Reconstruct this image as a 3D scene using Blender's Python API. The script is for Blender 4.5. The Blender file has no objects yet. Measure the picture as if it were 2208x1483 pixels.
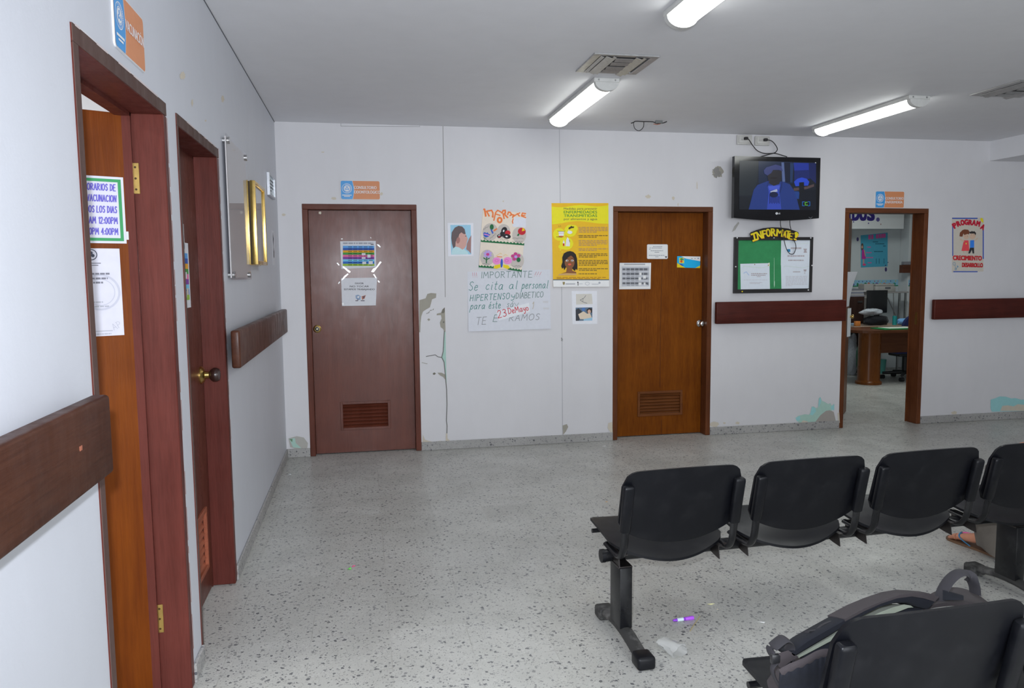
import bpy, bmesh, math, random
from mathutils import Vector, Matrix
from mathutils.geometry import tessellate_polygon
random.seed(7)
SC = bpy.context.scene
COL = SC.collection
# ------------------------------------------------------------------ camera
W, H = 2208, 1483
F = 1635.3
def cam_axes(p, r, y):
    cy, sy, cp, sp, cr, sr = math.cos(y), math.sin(y), math.cos(p), math.sin(p), math.cos(r), math.sin(r)
    fwd = Vector((sy*cp, cy*cp, -sp)); right0 = Vector((cy, -sy, 0)); up0 = right0.cross(fwd)
    return cr*right0 + sr*up0, -sr*right0 + cr*up0, fwd
RT, UP, FW = cam_axes(math.radians(5.338), math.radians(-.553), math.radians(11.053))
CAM = Vector((.6622, 0, 1.5203))
cd = bpy.data.cameras.new('camera'); cam = bpy.data.objects.new('camera', cd); COL.objects.link(cam)
cd.sensor_width = 36; cd.lens = F/W*36; cd.clip_start = .02
m = Matrix((RT, UP, -FW)).transposed().to_4x4(); m.translation = CAM
cam.matrix_world = m
SC.camera = cam
def ray(px, py): return RT*((px-W/2)/F) - UP*((py-H/2)/F) + FW
def hit(px, py, p0, n):
    d = ray(px, py); n = Vector(n)
    return CAM + d*((Vector(p0)-CAM).dot(n)/d.dot(n))
def onz(px, py, z): return hit(px, py, (0, 0, z), (0, 0, 1))
def ony(px, py, y): return hit(px, py, (0, y, 0), (0, 1, 0))
def onx(px, py, x): return hit(px, py, (x, 0, 0), (1, 0, 0))
# ------------------------------------------------------------------ room sizes
D = 6.4784           # back wall
CH = 2.75            # ceiling height
WT = .15             # wall thickness
# ------------------------------------------------------------------ materials
MATS = {}
def lin(c):
    c /= 255
    return c/12.92 if c <= .04045 else ((c+.055)/1.055)**2.4
def newmat(name):
    m = bpy.data.materials.new(name); m.use_nodes = True
    nt = m.node_tree; b = nt.nodes['Principled BSDF']
    return m, nt, b
def flat(r, g, b, k=1.3, rough=.6, spec=.3, metal=0, emit=0, name=None):
    """plain paint / ink / plastic; r,g,b sRGB 0-255, k scales the albedo; a faint noise keeps it from being dead flat"""
    key = (r, g, b, k, rough, spec, metal, emit)
    if key in MATS: return MATS[key]
    m, nt, bs = newmat(name or 'paint_%d_%d_%d' % (r, g, b))
    col = [min(.93, lin(c)*k) for c in (r, g, b)]
    if emit:
        bs.inputs['Emission Color'].default_value = (lin(r), lin(g), lin(b), 1); bs.inputs['Emission Strength'].default_value = emit
        col = [.01]*3
    tc = nt.nodes.new('ShaderNodeTexCoord'); n = nt.nodes.new('ShaderNodeTexNoise'); n.inputs['Scale'].default_value = 35
    mx = nt.nodes.new('ShaderNodeMix'); mx.data_type = 'RGBA'
    mx.inputs[6].default_value = (*[c*.95 for c in col], 1); mx.inputs[7].default_value = (*[min(.95, c*1.04) for c in col], 1)
    nt.links.new(tc.outputs['Object'], n.inputs['Vector']); nt.links.new(n.outputs['Fac'], mx.inputs[0]); nt.links.new(mx.outputs[2], bs.inputs['Base Color'])
    bs.inputs['Roughness'].default_value = rough; bs.inputs['Specular IOR Level'].default_value = spec; bs.inputs['Metallic'].default_value = metal
    MATS[key] = m
    return m
def ramp(nt, fac, stops):
    r = nt.nodes.new('ShaderNodeValToRGB'); e = r.color_ramp.elements
    while len(e) < len(stops): e.new(.5)
    for i, (p, c) in enumerate(stops): e[i].position = p; e[i].color = (*c, 1) if len(c) == 3 else c
    nt.links.new(fac, r.inputs[0]); return r.outputs[0]
def noise(nt, vec, scale, detail=4, rough=.5, dist=0):
    n = nt.nodes.new('ShaderNodeTexNoise'); n.inputs['Scale'].default_value = scale; n.inputs['Detail'].default_value = detail
    n.inputs['Roughness'].default_value = rough; n.inputs['Distortion'].default_value = dist
    if vec is not None: nt.links.new(vec, n.inputs['Vector'])
    return n.outputs['Fac']
def mapping(nt, scale=(1, 1, 1), loc=(0, 0, 0)):
    tc = nt.nodes.new('ShaderNodeTexCoord'); mp = nt.nodes.new('ShaderNodeMapping')
    mp.inputs['Scale'].default_value = scale; mp.inputs['Location'].default_value = loc
    nt.links.new(tc.outputs['Object'], mp.inputs['Vector']); return mp.outputs[0]
def mixc(nt, fac, a, b, mode='MIX'):
    x = nt.nodes.new('ShaderNodeMix'); x.data_type = 'RGBA'; x.blend_type = mode
    for s, v in ((0, fac), (6, a), (7, b)):
        if isinstance(v, (int, float)): x.inputs[s].default_value = v
        elif isinstance(v, tuple): x.inputs[s].default_value = (*v, 1)
        else: nt.links.new(v, x.inputs[s])
    return x.outputs[2]
def mth(nt, op, a, b=None):
    x = nt.nodes.new('ShaderNodeMath'); x.operation = op
    for s, v in ((0, a), (1, b)):
        if v is None: continue
        if isinstance(v, (int, float)): x.inputs[s].default_value = v
        else: nt.links.new(v, x.inputs[s])
    return x.outputs[0]
def wood(name, dark, light, axis='z', rough=.3, grain=1.0, coat=.3, spec=.5):
    key = 'wood_'+name
    if key in MATS: return MATS[key]
    m, nt, bs = newmat(key)
    sc = {'z': (1, 1, .06), 'y': (1, .06, 1), 'x': (.06, 1, 1)}[axis]
    v = mapping(nt, sc)
    f = noise(nt, v, 26, 6, .6, .6)
    f2 = noise(nt, mapping(nt, sc), 160, 3, .6)
    big = noise(nt, mapping(nt, (1, 1, 1)), 3.2, 3, .5)
    mid = tuple((a+b)/2 for a, b in zip(dark, light))
    c = ramp(nt, f, [(.30, dark), (.5, mid), (.72, light)])
    c = mixc(nt, .35*grain, c, ramp(nt, f2, [(.35, tuple(x*.7 for x in dark)), (.6, light)]))
    c = mixc(nt, .28, c, ramp(nt, big, [(.3, tuple(x*.75 for x in dark)), (.7, tuple(min(1, x*1.15) for x in light))]))
    nt.links.new(c, bs.inputs['Base Color'])
    r = ramp(nt, noise(nt, mapping(nt, (1, 1, .5)), 14, 5, .65), [(.3, (rough*.75,)*3), (.7, (rough*1.35,)*3)])
    nt.links.new(r, bs.inputs['Roughness'])
    bp = nt.nodes.new('ShaderNodeBump'); bp.inputs['Strength'].default_value = .12; bp.inputs['Distance'].default_value = .004
    nt.links.new(f2, bp.inputs['Height']); nt.links.new(bp.outputs[0], bs.inputs['Normal'])
    bs.inputs['Specular IOR Level'].default_value = spec*.35
    bs.inputs['Coat Weight'].default_value = coat*.3; bs.inputs['Coat Roughness'].default_value = .22
    MATS[key] = m
    return m
def wallpaint(name, col, rough=.55, bump=.1):
    key = 'wall_'+name
    if key in MATS: return MATS[key]
    m, nt, bs = newmat(key)
    v = mapping(nt)
    n1 = noise(nt, v, 1.6, 5, .6); n2 = noise(nt, mapping(nt, (1, 1, .35)), 7, 5, .6); n3 = noise(nt, mapping(nt), 90, 3, .6)
    c = ramp(nt, n1, [(.3, tuple(x*.955 for x in col)), (.7, col)])
    c = mixc(nt, .25, c, ramp(nt, n2, [(.35, tuple(x*.93 for x in col)), (.6, col)]))
    nt.links.new(c, bs.inputs['Base Color'])
    bs.inputs['Roughness'].default_value = rough; bs.inputs['Specular IOR Level'].default_value = .25
    bp = nt.nodes.new('ShaderNodeBump'); bp.inputs['Strength'].default_value = bump; bp.inputs['Distance'].default_value = .003
    nt.links.new(mth(nt, 'ADD', n3, n2), bp.inputs['Height']); nt.links.new(bp.outputs[0], bs.inputs['Normal'])
    MATS[key] = m
    return m
def terrazzo(name, base, tile=.325, off=(.41, 3.5), lines=True, rough=.33, chip=1.0):
    key = 'terrazzo_'+name
    if key in MATS: return MATS[key]
    m, nt, bs = newmat(key)
    tc = nt.nodes.new('ShaderNodeTexCoord'); P = tc.outputs['Object']
    # wobble the coordinates so the chips are irregular shards
    nz = nt.nodes.new('ShaderNodeTexNoise'); nz.inputs['Scale'].default_value = 70; nz.inputs['Detail'].default_value = 2
    nt.links.new(P, nz.inputs['Vector'])
    sub = nt.nodes.new('ShaderNodeVectorMath'); sub.operation = 'SUBTRACT'; nt.links.new(nz.outputs['Color'], sub.inputs[0]); sub.inputs[1].default_value = (.5, .5, .5)
    scl = nt.nodes.new('ShaderNodeVectorMath'); scl.operation = 'SCALE'; nt.links.new(sub.outputs[0], scl.inputs[0]); scl.inputs['Scale'].default_value = .022
    add = nt.nodes.new('ShaderNodeVectorMath'); add.operation = 'ADD'; nt.links.new(P, add.inputs[0]); nt.links.new(scl.outputs[0], add.inputs[1])
    def chips(scale, thr, keep, seed):
        mp = nt.nodes.new('ShaderNodeMapping'); mp.inputs['Location'].default_value = (seed, seed*1.7, seed*.3); nt.links.new(add.outputs[0], mp.inputs['Vector'])
        vo = nt.nodes.new('ShaderNodeTexVoronoi'); vo.inputs['Scale'].default_value = scale; nt.links.new(mp.outputs[0], vo.inputs['Vector'])
        sep = nt.nodes.new('ShaderNodeSeparateColor'); nt.links.new(vo.outputs['Color'], sep.inputs[0])
        lim = mth(nt, 'MULTIPLY', sep.outputs[1], thr)
        a = mth(nt, 'LESS_THAN', vo.outputs['Distance'], lim); b = mth(nt, 'GREATER_THAN', sep.outputs[0], keep)
        return mth(nt, 'MULTIPLY', a, b), sep.outputs[2]
    c1, r1 = chips(56, .46, .36, 0); c2, r2 = chips(125, .52, .30, 3.1); c3, r3 = chips(75, .5, .55, 7.7)
    grime = noise(nt, P, 2.1, 6, .62); fine = noise(nt, P, 420, 2, .6)
    b = ramp(nt, fine, [(.3, tuple(x*.86 for x in base)), (.7, tuple(min(.95, x*1.08) for x in base))])
    b = mixc(nt, mth(nt, 'MULTIPLY', c3, .35), b, tuple(min(.95, x*1.2) for x in base))
    b = mixc(nt, mth(nt, 'MULTIPLY', c2, .55*chip), b, ramp(nt, r2, [(.2, (.13, .135, .15)), (.8, (.30, .29, .28))]))
    b = mixc(nt, mth(nt, 'MULTIPLY', c1, .8*chip), b, ramp(nt, r1, [(.2, (.085, .09, .105)), (.8, (.24, .24, .245))]))
    b = mixc(nt, .6, b, ramp(nt, grime, [(.32, tuple(x*.66 for x in base)), (.55, base), (.75, tuple(min(.95, x*1.1) for x in base))]), 'MIX') if False else mixc(nt, .55, b, ramp(nt, grime, [(.32, (.7, .7, .69)), (.6, (1, 1, 1))]), 'MULTIPLY')
    if lines:
        sp = nt.nodes.new('ShaderNodeSeparateXYZ'); nt.links.new(P, sp.inputs[0])
        es = []; ids = []
        for i in (0, 1):
            q = mth(nt, 'DIVIDE', mth(nt, 'SUBTRACT', sp.outputs[i], off[i]), tile)
            fr = mth(nt, 'FRACT', mth(nt, 'ADD', q, 100)); d = mth(nt, 'MINIMUM', fr, mth(nt, 'SUBTRACT', 1, fr))
            es.append(mth(nt, 'LESS_THAN', d, .006)); ids.append(mth(nt, 'FLOOR', q))
        cb = nt.nodes.new('ShaderNodeCombineXYZ'); nt.links.new(ids[0], cb.inputs[0]); nt.links.new(ids[1], cb.inputs[1])
        wn = nt.nodes.new('ShaderNodeTexWhiteNoise'); nt.links.new(cb.outputs[0], wn.inputs['Vector'])
        b = mixc(nt, .5, b, ramp(nt, wn.outputs['Value'], [(0, (.84, .84, .83)), (1, (1, 1, 1))]), 'MULTIPLY')
        e = mth(nt, 'MULTIPLY', mth(nt, 'MAXIMUM', es[0], es[1]), ramp(nt, noise(nt, P, 3.5, 4), [(.42, (.0, .0, .0)), (.62, (.6, .6, .6))]))
        b = mixc(nt, e, b, (.33, .32, .29))
    nt.links.new(b, bs.inputs['Base Color'])
    r = ramp(nt, noise(nt, P, 5, 5, .6), [(.3, (rough*.85,)*3), (.7, (rough*1.4,)*3)])
    nt.links.new(r, bs.inputs['Roughness']); bs.inputs['Specular IOR Level'].default_value = .4
    MATS[key] = m
    return m
def glassy(name, tint=(.9, .93, .95), rough=.03, f=1.45, haze=0.0):
    key = 'glass_'+name
    if key in MATS: return MATS[key]
    m, nt, bs = newmat(key)
    out = nt.nodes['Material Output']
    fr = nt.nodes.new('ShaderNodeFresnel'); fr.inputs[0].default_value = f
    tr = nt.nodes.new('ShaderNodeBsdfTransparent'); tr.inputs[0].default_value = (*tint, 1)
    gl = nt.nodes.new('ShaderNodeBsdfGlossy'); gl.inputs['Roughness'].default_value = rough; gl.inputs[0].default_value = (.96, .96, .97, 1)
    mx = nt.nodes.new('ShaderNodeMixShader'); gm = nt.nodes.new('ShaderNodeNewGeometry'); nt.links.new(mth(nt, 'MULTIPLY', fr.outputs[0], mth(nt, 'SUBTRACT', 1, gm.outputs['Backfacing'])), mx.inputs[0]); nt.links.new(tr.outputs[0], mx.inputs[1]); nt.links.new(gl.outputs[0], mx.inputs[2])
    res = mx.outputs[0]
    if haze:
        df = nt.nodes.new('ShaderNodeBsdfDiffuse'); df.inputs[0].default_value = (.8, .8, .8, 1)
        m2 = nt.nodes.new('ShaderNodeMixShader'); m2.inputs[0].default_value = haze
        nt.links.new(res, m2.inputs[1]); nt.links.new(df.outputs[0], m2.inputs[2]); res = m2.outputs[0]
    nt.links.new(res, out.inputs[0])
    MATS[key] = m
    return m
def cloth(name, c, scale=700, rough=.85, sheen=.15):
    key = 'cloth_'+name
    if key in MATS: return MATS[key]
    m, nt, bs = newmat(key)
    n = noise(nt, mapping(nt), scale, 2, .6); b = noise(nt, mapping(nt), 18, 4, .6)
    col = ramp(nt, n, [(.3, tuple(x*.75 for x in c)), (.7, tuple(x*1.2 for x in c))])
    col = mixc(nt, .4, col, ramp(nt, b, [(.3, tuple(x*.8 for x in c)), (.7, tuple(x*1.15 for x in c))]))
    nt.links.new(col, bs.inputs['Base Color']); bs.inputs['Roughness'].default_value = rough
    bs.inputs['Sheen Weight'].default_value = sheen; bs.inputs['Specular IOR Level'].default_value = .2
    bp = nt.nodes.new('ShaderNodeBump'); bp.inputs['Strength'].default_value = .4; bp.inputs['Distance'].default_value = .002
    nt.links.new(n, bp.inputs['Height']); nt.links.new(bp.outputs[0], bs.inputs['Normal'])
    MATS[key] = m
    return m
def plastic(name, c, rough=.35, bump=.15, scale=500, spec=.5, dust=0.0):
    key = 'plastic_'+name
    if key in MATS: return MATS[key]
    m, nt, bs = newmat(key)
    n = noise(nt, mapping(nt), scale, 2, .6); b = noise(nt, mapping(nt), 9, 5, .65)
    col = ramp(nt, b, [(.35, tuple(x*.93 for x in c)), (.7, tuple(x*1.1 for x in c))])
    if dust: col = mixc(nt, ramp(nt, b, [(.5, (0, 0, 0)), (.75, (dust,)*3)]), col, (.32, .31, .30))
    nt.links.new(col, bs.inputs['Base Color'])
    r = ramp(nt, b, [(.3, (rough*.85,)*3), (.7, (rough*1.3,)*3)]); nt.links.new(r, bs.inputs['Roughness'])
    bs.inputs['Specular IOR Level'].default_value = spec
    bp = nt.nodes.new('ShaderNodeBump'); bp.inputs['Strength'].default_value = bump; bp.inputs['Distance'].default_value = .001
    nt.links.new(n, bp.inputs['Height']); nt.links.new(bp.outputs[0], bs.inputs['Normal'])
    MATS[key] = m
    return m
def metal(name, c, rough=.25):
    key = 'metal_'+name
    if key in MATS: return MATS[key]
    m, nt, bs = newmat(key)
    b = noise(nt, mapping(nt), 25, 5, .65)
    col = ramp(nt, b, [(.35, tuple(x*.8 for x in c)), (.7, c)]); nt.links.new(col, bs.inputs['Base Color'])
    bs.inputs['Metallic'].default_value = 1; bs.inputs['Roughness'].default_value = rough
    MATS[key] = m
    return m
# ------------------------------------------------------------------ mesh builder
class MB:
    def __init__(s): s.v = []; s.f = []; s.mi = []; s.mats = []
    def mat(s, m):
        if m not in s.mats: s.mats.append(m)
        return s.mats.index(m)
    def add(s, vs, fs, m):
        o = len(s.v); i = s.mat(m)
        s.v += [Vector(p) for p in vs]
        for f in fs: s.f.append([o+k for k in f]); s.mi.append(i)
    def addbm(s, bm, m, M=None):
        bm.verts.ensure_lookup_table(); bm.verts.index_update()
        s.add([(M @ v.co if M else v.co) for v in bm.verts], [[v.index for v in f.verts] for f in bm.faces], m); bm.free()
    def box(s, a, b, m, r=0, seg=2, M=None):
        a = Vector(a); b = Vector(b); c = (a+b)/2; d = b-a
        bm = bmesh.new(); bmesh.ops.create_cube(bm, size=1)
        for v in bm.verts: v.co = Vector((v.co.x*abs(d.x), v.co.y*abs(d.y), v.co.z*abs(d.z)))
        if r: bmesh.ops.bevel(bm, geom=bm.edges[:], offset=r, segments=seg, profile=.5, affect='EDGES')
        bmesh.ops.translate(bm, verts=bm.verts, vec=c)
        s.addbm(bm, m, M)
    def rings(s, rings, m, closed=True, cap0=True, cap1=True):
        n = len(rings[0]); vs = [p for r in rings for p in r]; fs = []
        for i in range(len(rings)-1):
            for j in range(n if closed else n-1):
                k = (j+1) % n; fs.append((i*n+j, i*n+k, (i+1)*n+k, (i+1)*n+j))
        if cap0 and closed: fs.append(list(range(n))[::-1])
        if cap1 and closed: fs.append([(len(rings)-1)*n+j for j in range(n)])
        s.add(vs, fs, m)
    def tube(s, pts, rx, m, ry=None, n=10, side=None, caps=True, smooth=0):
        """sweep an ellipse along pts; rx may be a list; 'side' fixes the direction of the rx axis"""
        pts = [Vector(p) for p in pts]
        if smooth:
            out = []
            for i in range(len(pts)-1):
                p0 = pts[max(0, i-1)]; p1 = pts[i]; p2 = pts[i+1]; p3 = pts[min(len(pts)-1, i+2)]
                for k in range(smooth):
                    t = k/smooth
                    out.append(.5*((2*p1)+(p2-p0)*t+(2*p0-5*p1+4*p2-p3)*t*t+(3*p1-p0-3*p2+p3)*t**3))
            if isinstance(rx, (list, tuple)):
                q = []
                for i in range(len(pts)-1):
                    for k in range(smooth): q.append(rx[i]+(rx[i+1]-rx[i])*k/smooth)
                rx = q+[rx[-1]]
            pts = out+[pts[-1]]
        N = len(pts); R = rx if isinstance(rx, (list, tuple)) else [rx]*N
        k = (ry/rx) if (ry is not None and not isinstance(rx, (list, tuple))) else (ry if ry is not None else 1)
        rings = []; prev = Vector(side) if side is not None else None
        for i, p in enumerate(pts):
            t = (pts[min(N-1, i+1)]-pts[max(0, i-1)]).normalized()
            if prev is None: prev = t.orthogonal()
            a = (prev-t*prev.dot(t))
            a = a.normalized() if a.length > 1e-6 else t.orthogonal().normalized()
            if side is None: prev = a
            b = t.cross(a)
            rings.append([p+a*R[i]*math.cos(2*math.pi*j/n)+b*R[i]*k*math.sin(2*math.pi*j/n) for j in range(n)])
        s.rings(rings, m, True, caps, caps)
    def cyl(s, p0, p1, r, m, r1=None, n=20): s.tube([p0, p1], [r, r if r1 is None else r1], m, n=n)
    def lathe(s, prof, m, M, n=20):
        rings = [[M @ Vector((r*math.cos(2*math.pi*j/n), r*math.sin(2*math.pi*j/n), z)) for j in range(n)] for r, z in prof]
        s.rings(rings, m)
    def prism(s, outline, off, m):
        """extrude a planar outline (world points) by the vector off"""
        o = [Vector(p) for p in outline]; n = len(o); off = Vector(off)
        tri = tessellate_polygon([o]); vs = o+[p+off for p in o]
        fs = [t for t in tri]+[tuple(n+k for k in t[::-1]) for t in tri]+[(j, (j+1) % n, n+(j+1) % n, n+j) for j in range(n)]
        s.add(vs, fs, m)
    def grid(s, fn, nu, nv, m, thick=0, tdir=None):
        """fn(u,v) -> point, u,v in 0..1; optional thickness along tdir"""
        P = [[Vector(fn(i/nu, j/nv)) for j in range(nv+1)] for i in range(nu+1)]
        idx = lambda i, j: i*(nv+1)+j
        vs = [p for r in P for p in r]; fs = [(idx(i, j), idx(i+1, j), idx(i+1, j+1), idx(i, j+1)) for i in range(nu) for j in range(nv)]
        if thick:
            N = len(vs); t = Vector(tdir).normalized()*thick
            vs += [p+t for p in vs]; fs += [tuple(N+k for k in f[::-1]) for f in fs[:nu*nv]]
            ring = [idx(i, 0) for i in range(nu)]+[idx(nu, j) for j in range(nv)]+[idx(i, nv) for i in range(nu, 0, -1)]+[idx(0, j) for j in range(nv, 0, -1)]
            for a, b in zip(ring, ring[1:]+ring[:1]): fs.append((a, b, N+b, N+a))
        s.add(vs, fs, m)
    def build(s, name, parent=None, loc=None, smooth=True, angle=.7, fixn=True):
        v = s.v
        if parent is not None and loc is None: loc = parent.get('_o', (0, 0, 0)) if False else Vector(ORIG.get(parent.name, (0, 0, 0)))
        elif loc is None:
            lo = Vector([min(p[k] for p in v) for k in range(3)]); hi = Vector([max(p[k] for p in v) for k in range(3)])
            loc = Vector(((lo.x+hi.x)/2, (lo.y+hi.y)/2, lo.z))
        loc = Vector(loc)
        me = bpy.data.meshes.new(name); me.from_pydata([p-loc for p in v], [], s.f)
        for m in s.mats: me.materials.append(m)
        for p, i in zip(me.polygons, s.mi): p.material_index = i; p.use_smooth = smooth
        if fixn:
            bm = bmesh.new(); bm.from_mesh(me); bmesh.ops.recalc_face_normals(bm, faces=bm.faces[:]); bm.to_mesh(me); bm.free()
        if smooth: me.set_sharp_from_angle(angle=angle)
        me.update()
        o = bpy.data.objects.new(name, me); COL.objects.link(o)
        if parent is not None: o.parent = parent
        else: o.location = loc
        ORIG[o.name] = loc
        return o
ORIG = {}
def tag(o, label=None, cat=None, group=None, kind=None):
    for k, v in (('label', label), ('category', cat), ('group', group), ('kind', kind)):
        if v: o[k] = v
    return o
def thing(name, label, cat, loc, group=None, rotz=0):
    o = bpy.data.objects.new(name, None); COL.objects.link(o); o.location = loc; o.rotation_euler.z = rotz; o.empty_display_size = .1
    ORIG[o.name] = Vector(loc)
    return tag(o, label, cat, group)
def copy_tree(o, parent=None):
    c = o.copy(); COL.objects.link(c); c.parent = parent
    for ch in [x for x in bpy.data.objects if x.parent == o]: copy_tree(ch, c)
    return c
# ------------------------------------------------------------------ lettering
GL = {}
def glyphs(txt, bold=0, shear=0):
    key = (txt, bold, shear)
    if key not in GL:
        c = bpy.data.curves.new('t', 'FONT'); c.body = txt; c.size = 1; c.resolution_u = 3; c.offset = bold; c.shear = shear; c.fill_mode = 'FRONT'
        o = bpy.data.objects.new('t', c); COL.objects.link(o)
        dg = bpy.context.evaluated_depsgraph_get(); me = o.evaluated_get(dg).to_mesh()
        GL[key] = ([(v.co.x, v.co.y) for v in me.vertices], [list(p.vertices) for p in me.polygons])
        o.evaluated_get(dg).to_mesh_clear(); bpy.data.objects.remove(o); bpy.data.curves.remove(c)
    return GL[key]
def S(t): return [[tuple(float(k) for k in p.split(',')) for p in l.split()] for l in t.split(';')]
ARC = '.30,1 .12,.92 .02,.7 .0,.45 .06,.18 .22,0 .38,.04 .54,.2 .6,.5 .55,.8 .42,.97 .30,1'
HAND = {k: S(v) for k, v in {
 'A': '0,0 .28,1 .56,0;.1,.38 .47,.38', 'B': '0,0 0,1;0,1 .32,.98 .42,.8 .34,.58 0,.52;.1,.52 .42,.46 .5,.26 .38,.04 0,0', 'C': '.52,.82 .38,.98 .18,.94 .03,.65 .03,.35 .16,.06 .36,0 .54,.16',
 'D': '.04,0 .04,1;-.04,1 .3,.95 .52,.7 .54,.4 .38,.1 0,0', 'E': '.48,1 .04,1 0,0 .5,0;.02,.52 .4,.52', 'F': '.48,1 .04,1 0,0;.02,.52 .4,.52', 'G': '.52,.82 .38,.98 .18,.94 .03,.65 .03,.35 .16,.06 .38,.02 .54,.2 .54,.45 .34,.45', 'H': '0,0 .04,1;.5,0 .52,1;.02,.5 .52,.52',
 'I': '.12,0 .12,1', 'J': '.4,1 .4,.2 .25,0 .05,.1', 'L': '.04,1 0,0 .46,.02', 'M': '0,0 .1,1 .34,.35 .6,1 .7,0', 'N': '0,0 .04,1 .5,0 .54,1', 'O': ARC, 'P': '.02,0 .04,1;-.04,1 .34,.98 .5,.78 .4,.54 .04,.48',
 'Q': ARC+';.35,.25 .62,-.05', 'R': '.02,0 .04,1;-.04,1 .34,.98 .48,.78 .38,.56 .04,.5;.16,.5 .54,0', 'S': '.46,.86 .3,1 .1,.92 .06,.7 .4,.42 .44,.16 .26,0 .04,.12', 'T': '-.02,1 .56,1;.28,1 .26,0', 'U': '0,1 .02,.3 .14,.04 .34,.02 .5,.3 .52,1',
 'V': '0,1 .26,0 .52,1', 'Y': '0,1 .26,.5 .52,1;.26,.5 .24,0', 'Z': '0,1 .5,1 0,0 .52,0', ' ': '.1,9 .1,9', '!': '.1,1 .08,.3;.07,.08 .09,.02', '?': '0,.85 .2,1 .4,.85 .2,.5 .2,.3;.2,.05 .21,0', ':': '.1,.62 .1,.52;.1,.14 .1,.04', '.': '.08,.04 .1,0', ',': '.1,.05 .04,-.12',
 '0': '.26,1 .06,.85 .0,.5 .08,.12 .26,0 .44,.14 .5,.5 .44,.86 .26,1', '1': '.04,.8 .2,1 .2,0', '2': '.02,.78 .14,.98 .36,.96 .44,.74 .3,.4 .0,0 .5,.02', '3': '.02,.9 .24,1 .42,.86 .36,.6 .16,.54;.16,.54 .44,.42 .44,.14 .22,0 .0,.12', '4': '.36,0 .36,1 0,.36 .5,.36', '8': '.25,.54 .06,.72 .1,.96 .25,1 .42,.94 .44,.72 .25,.54 .02,.3 .06,.04 .25,0 .46,.06 .48,.3 .25,.54',
 'a': '.4,.55 .2,.6 .04,.42 .04,.14 .18,0 .34,.12 .4,.55;.4,.55 .4,.1 .5,0', 'c': '.36,.5 .2,.6 .05,.42 .04,.16 .18,0 .38,.1', 'e': '.04,.3 .36,.36 .32,.56 .16,.6 .03,.38 .06,.08 .22,0 .4,.12', 'i': '.08,.58 .08,.06 .16,0;.08,.78 .09,.84', 'l': '.08,1.05 .08,.06 .16,0',
 'n': '.02,.58 .04,0;.04,.36 .16,.58 .3,.56 .34,.3 .36,0', 'o': '.2,.6 .04,.46 .03,.16 .18,0 .36,.12 .38,.44 .2,.6', 'p': '.06,.6 .02,-.45;.06,.4 .22,.62 .38,.46 .36,.12 .2,0 .05,.12', 'r': '.04,.6 .04,0;.04,.36 .16,.58 .3,.58', 's': '.32,.52 .16,.6 .06,.46 .28,.24 .24,.04 .02,.06', 't': '.14,.95 .12,.1 .22,0 .3,.06;0,.62 .3,.64',
 'y': '.02,.6 .06,.22 .2,.16 .34,.3;.36,.6 .3,-.2 .12,-.42 .02,-.3', 'm': '.02,.58 .04,0;.04,.36 .14,.58 .26,.5 .28,0;.28,.36 .38,.58 .5,.5 .54,0', 'd': '.36,.5 .2,.6 .04,.4 .06,.08 .2,0 .36,.14;.38,1.05 .38,0', 'u': '.02,.6 .05,.1 .2,0 .34,.14;.36,.6 .38,0',
 'á': '.4,.55 .2,.6 .04,.42 .04,.14 .18,0 .34,.12 .4,.55;.4,.55 .4,.1 .5,0;.2,.75 .32,.95', 'é': '.04,.3 .36,.36 .32,.56 .16,.6 .03,.38 .06,.08 .22,0 .4,.12;.18,.75 .3,.95',
}.items()}
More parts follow.
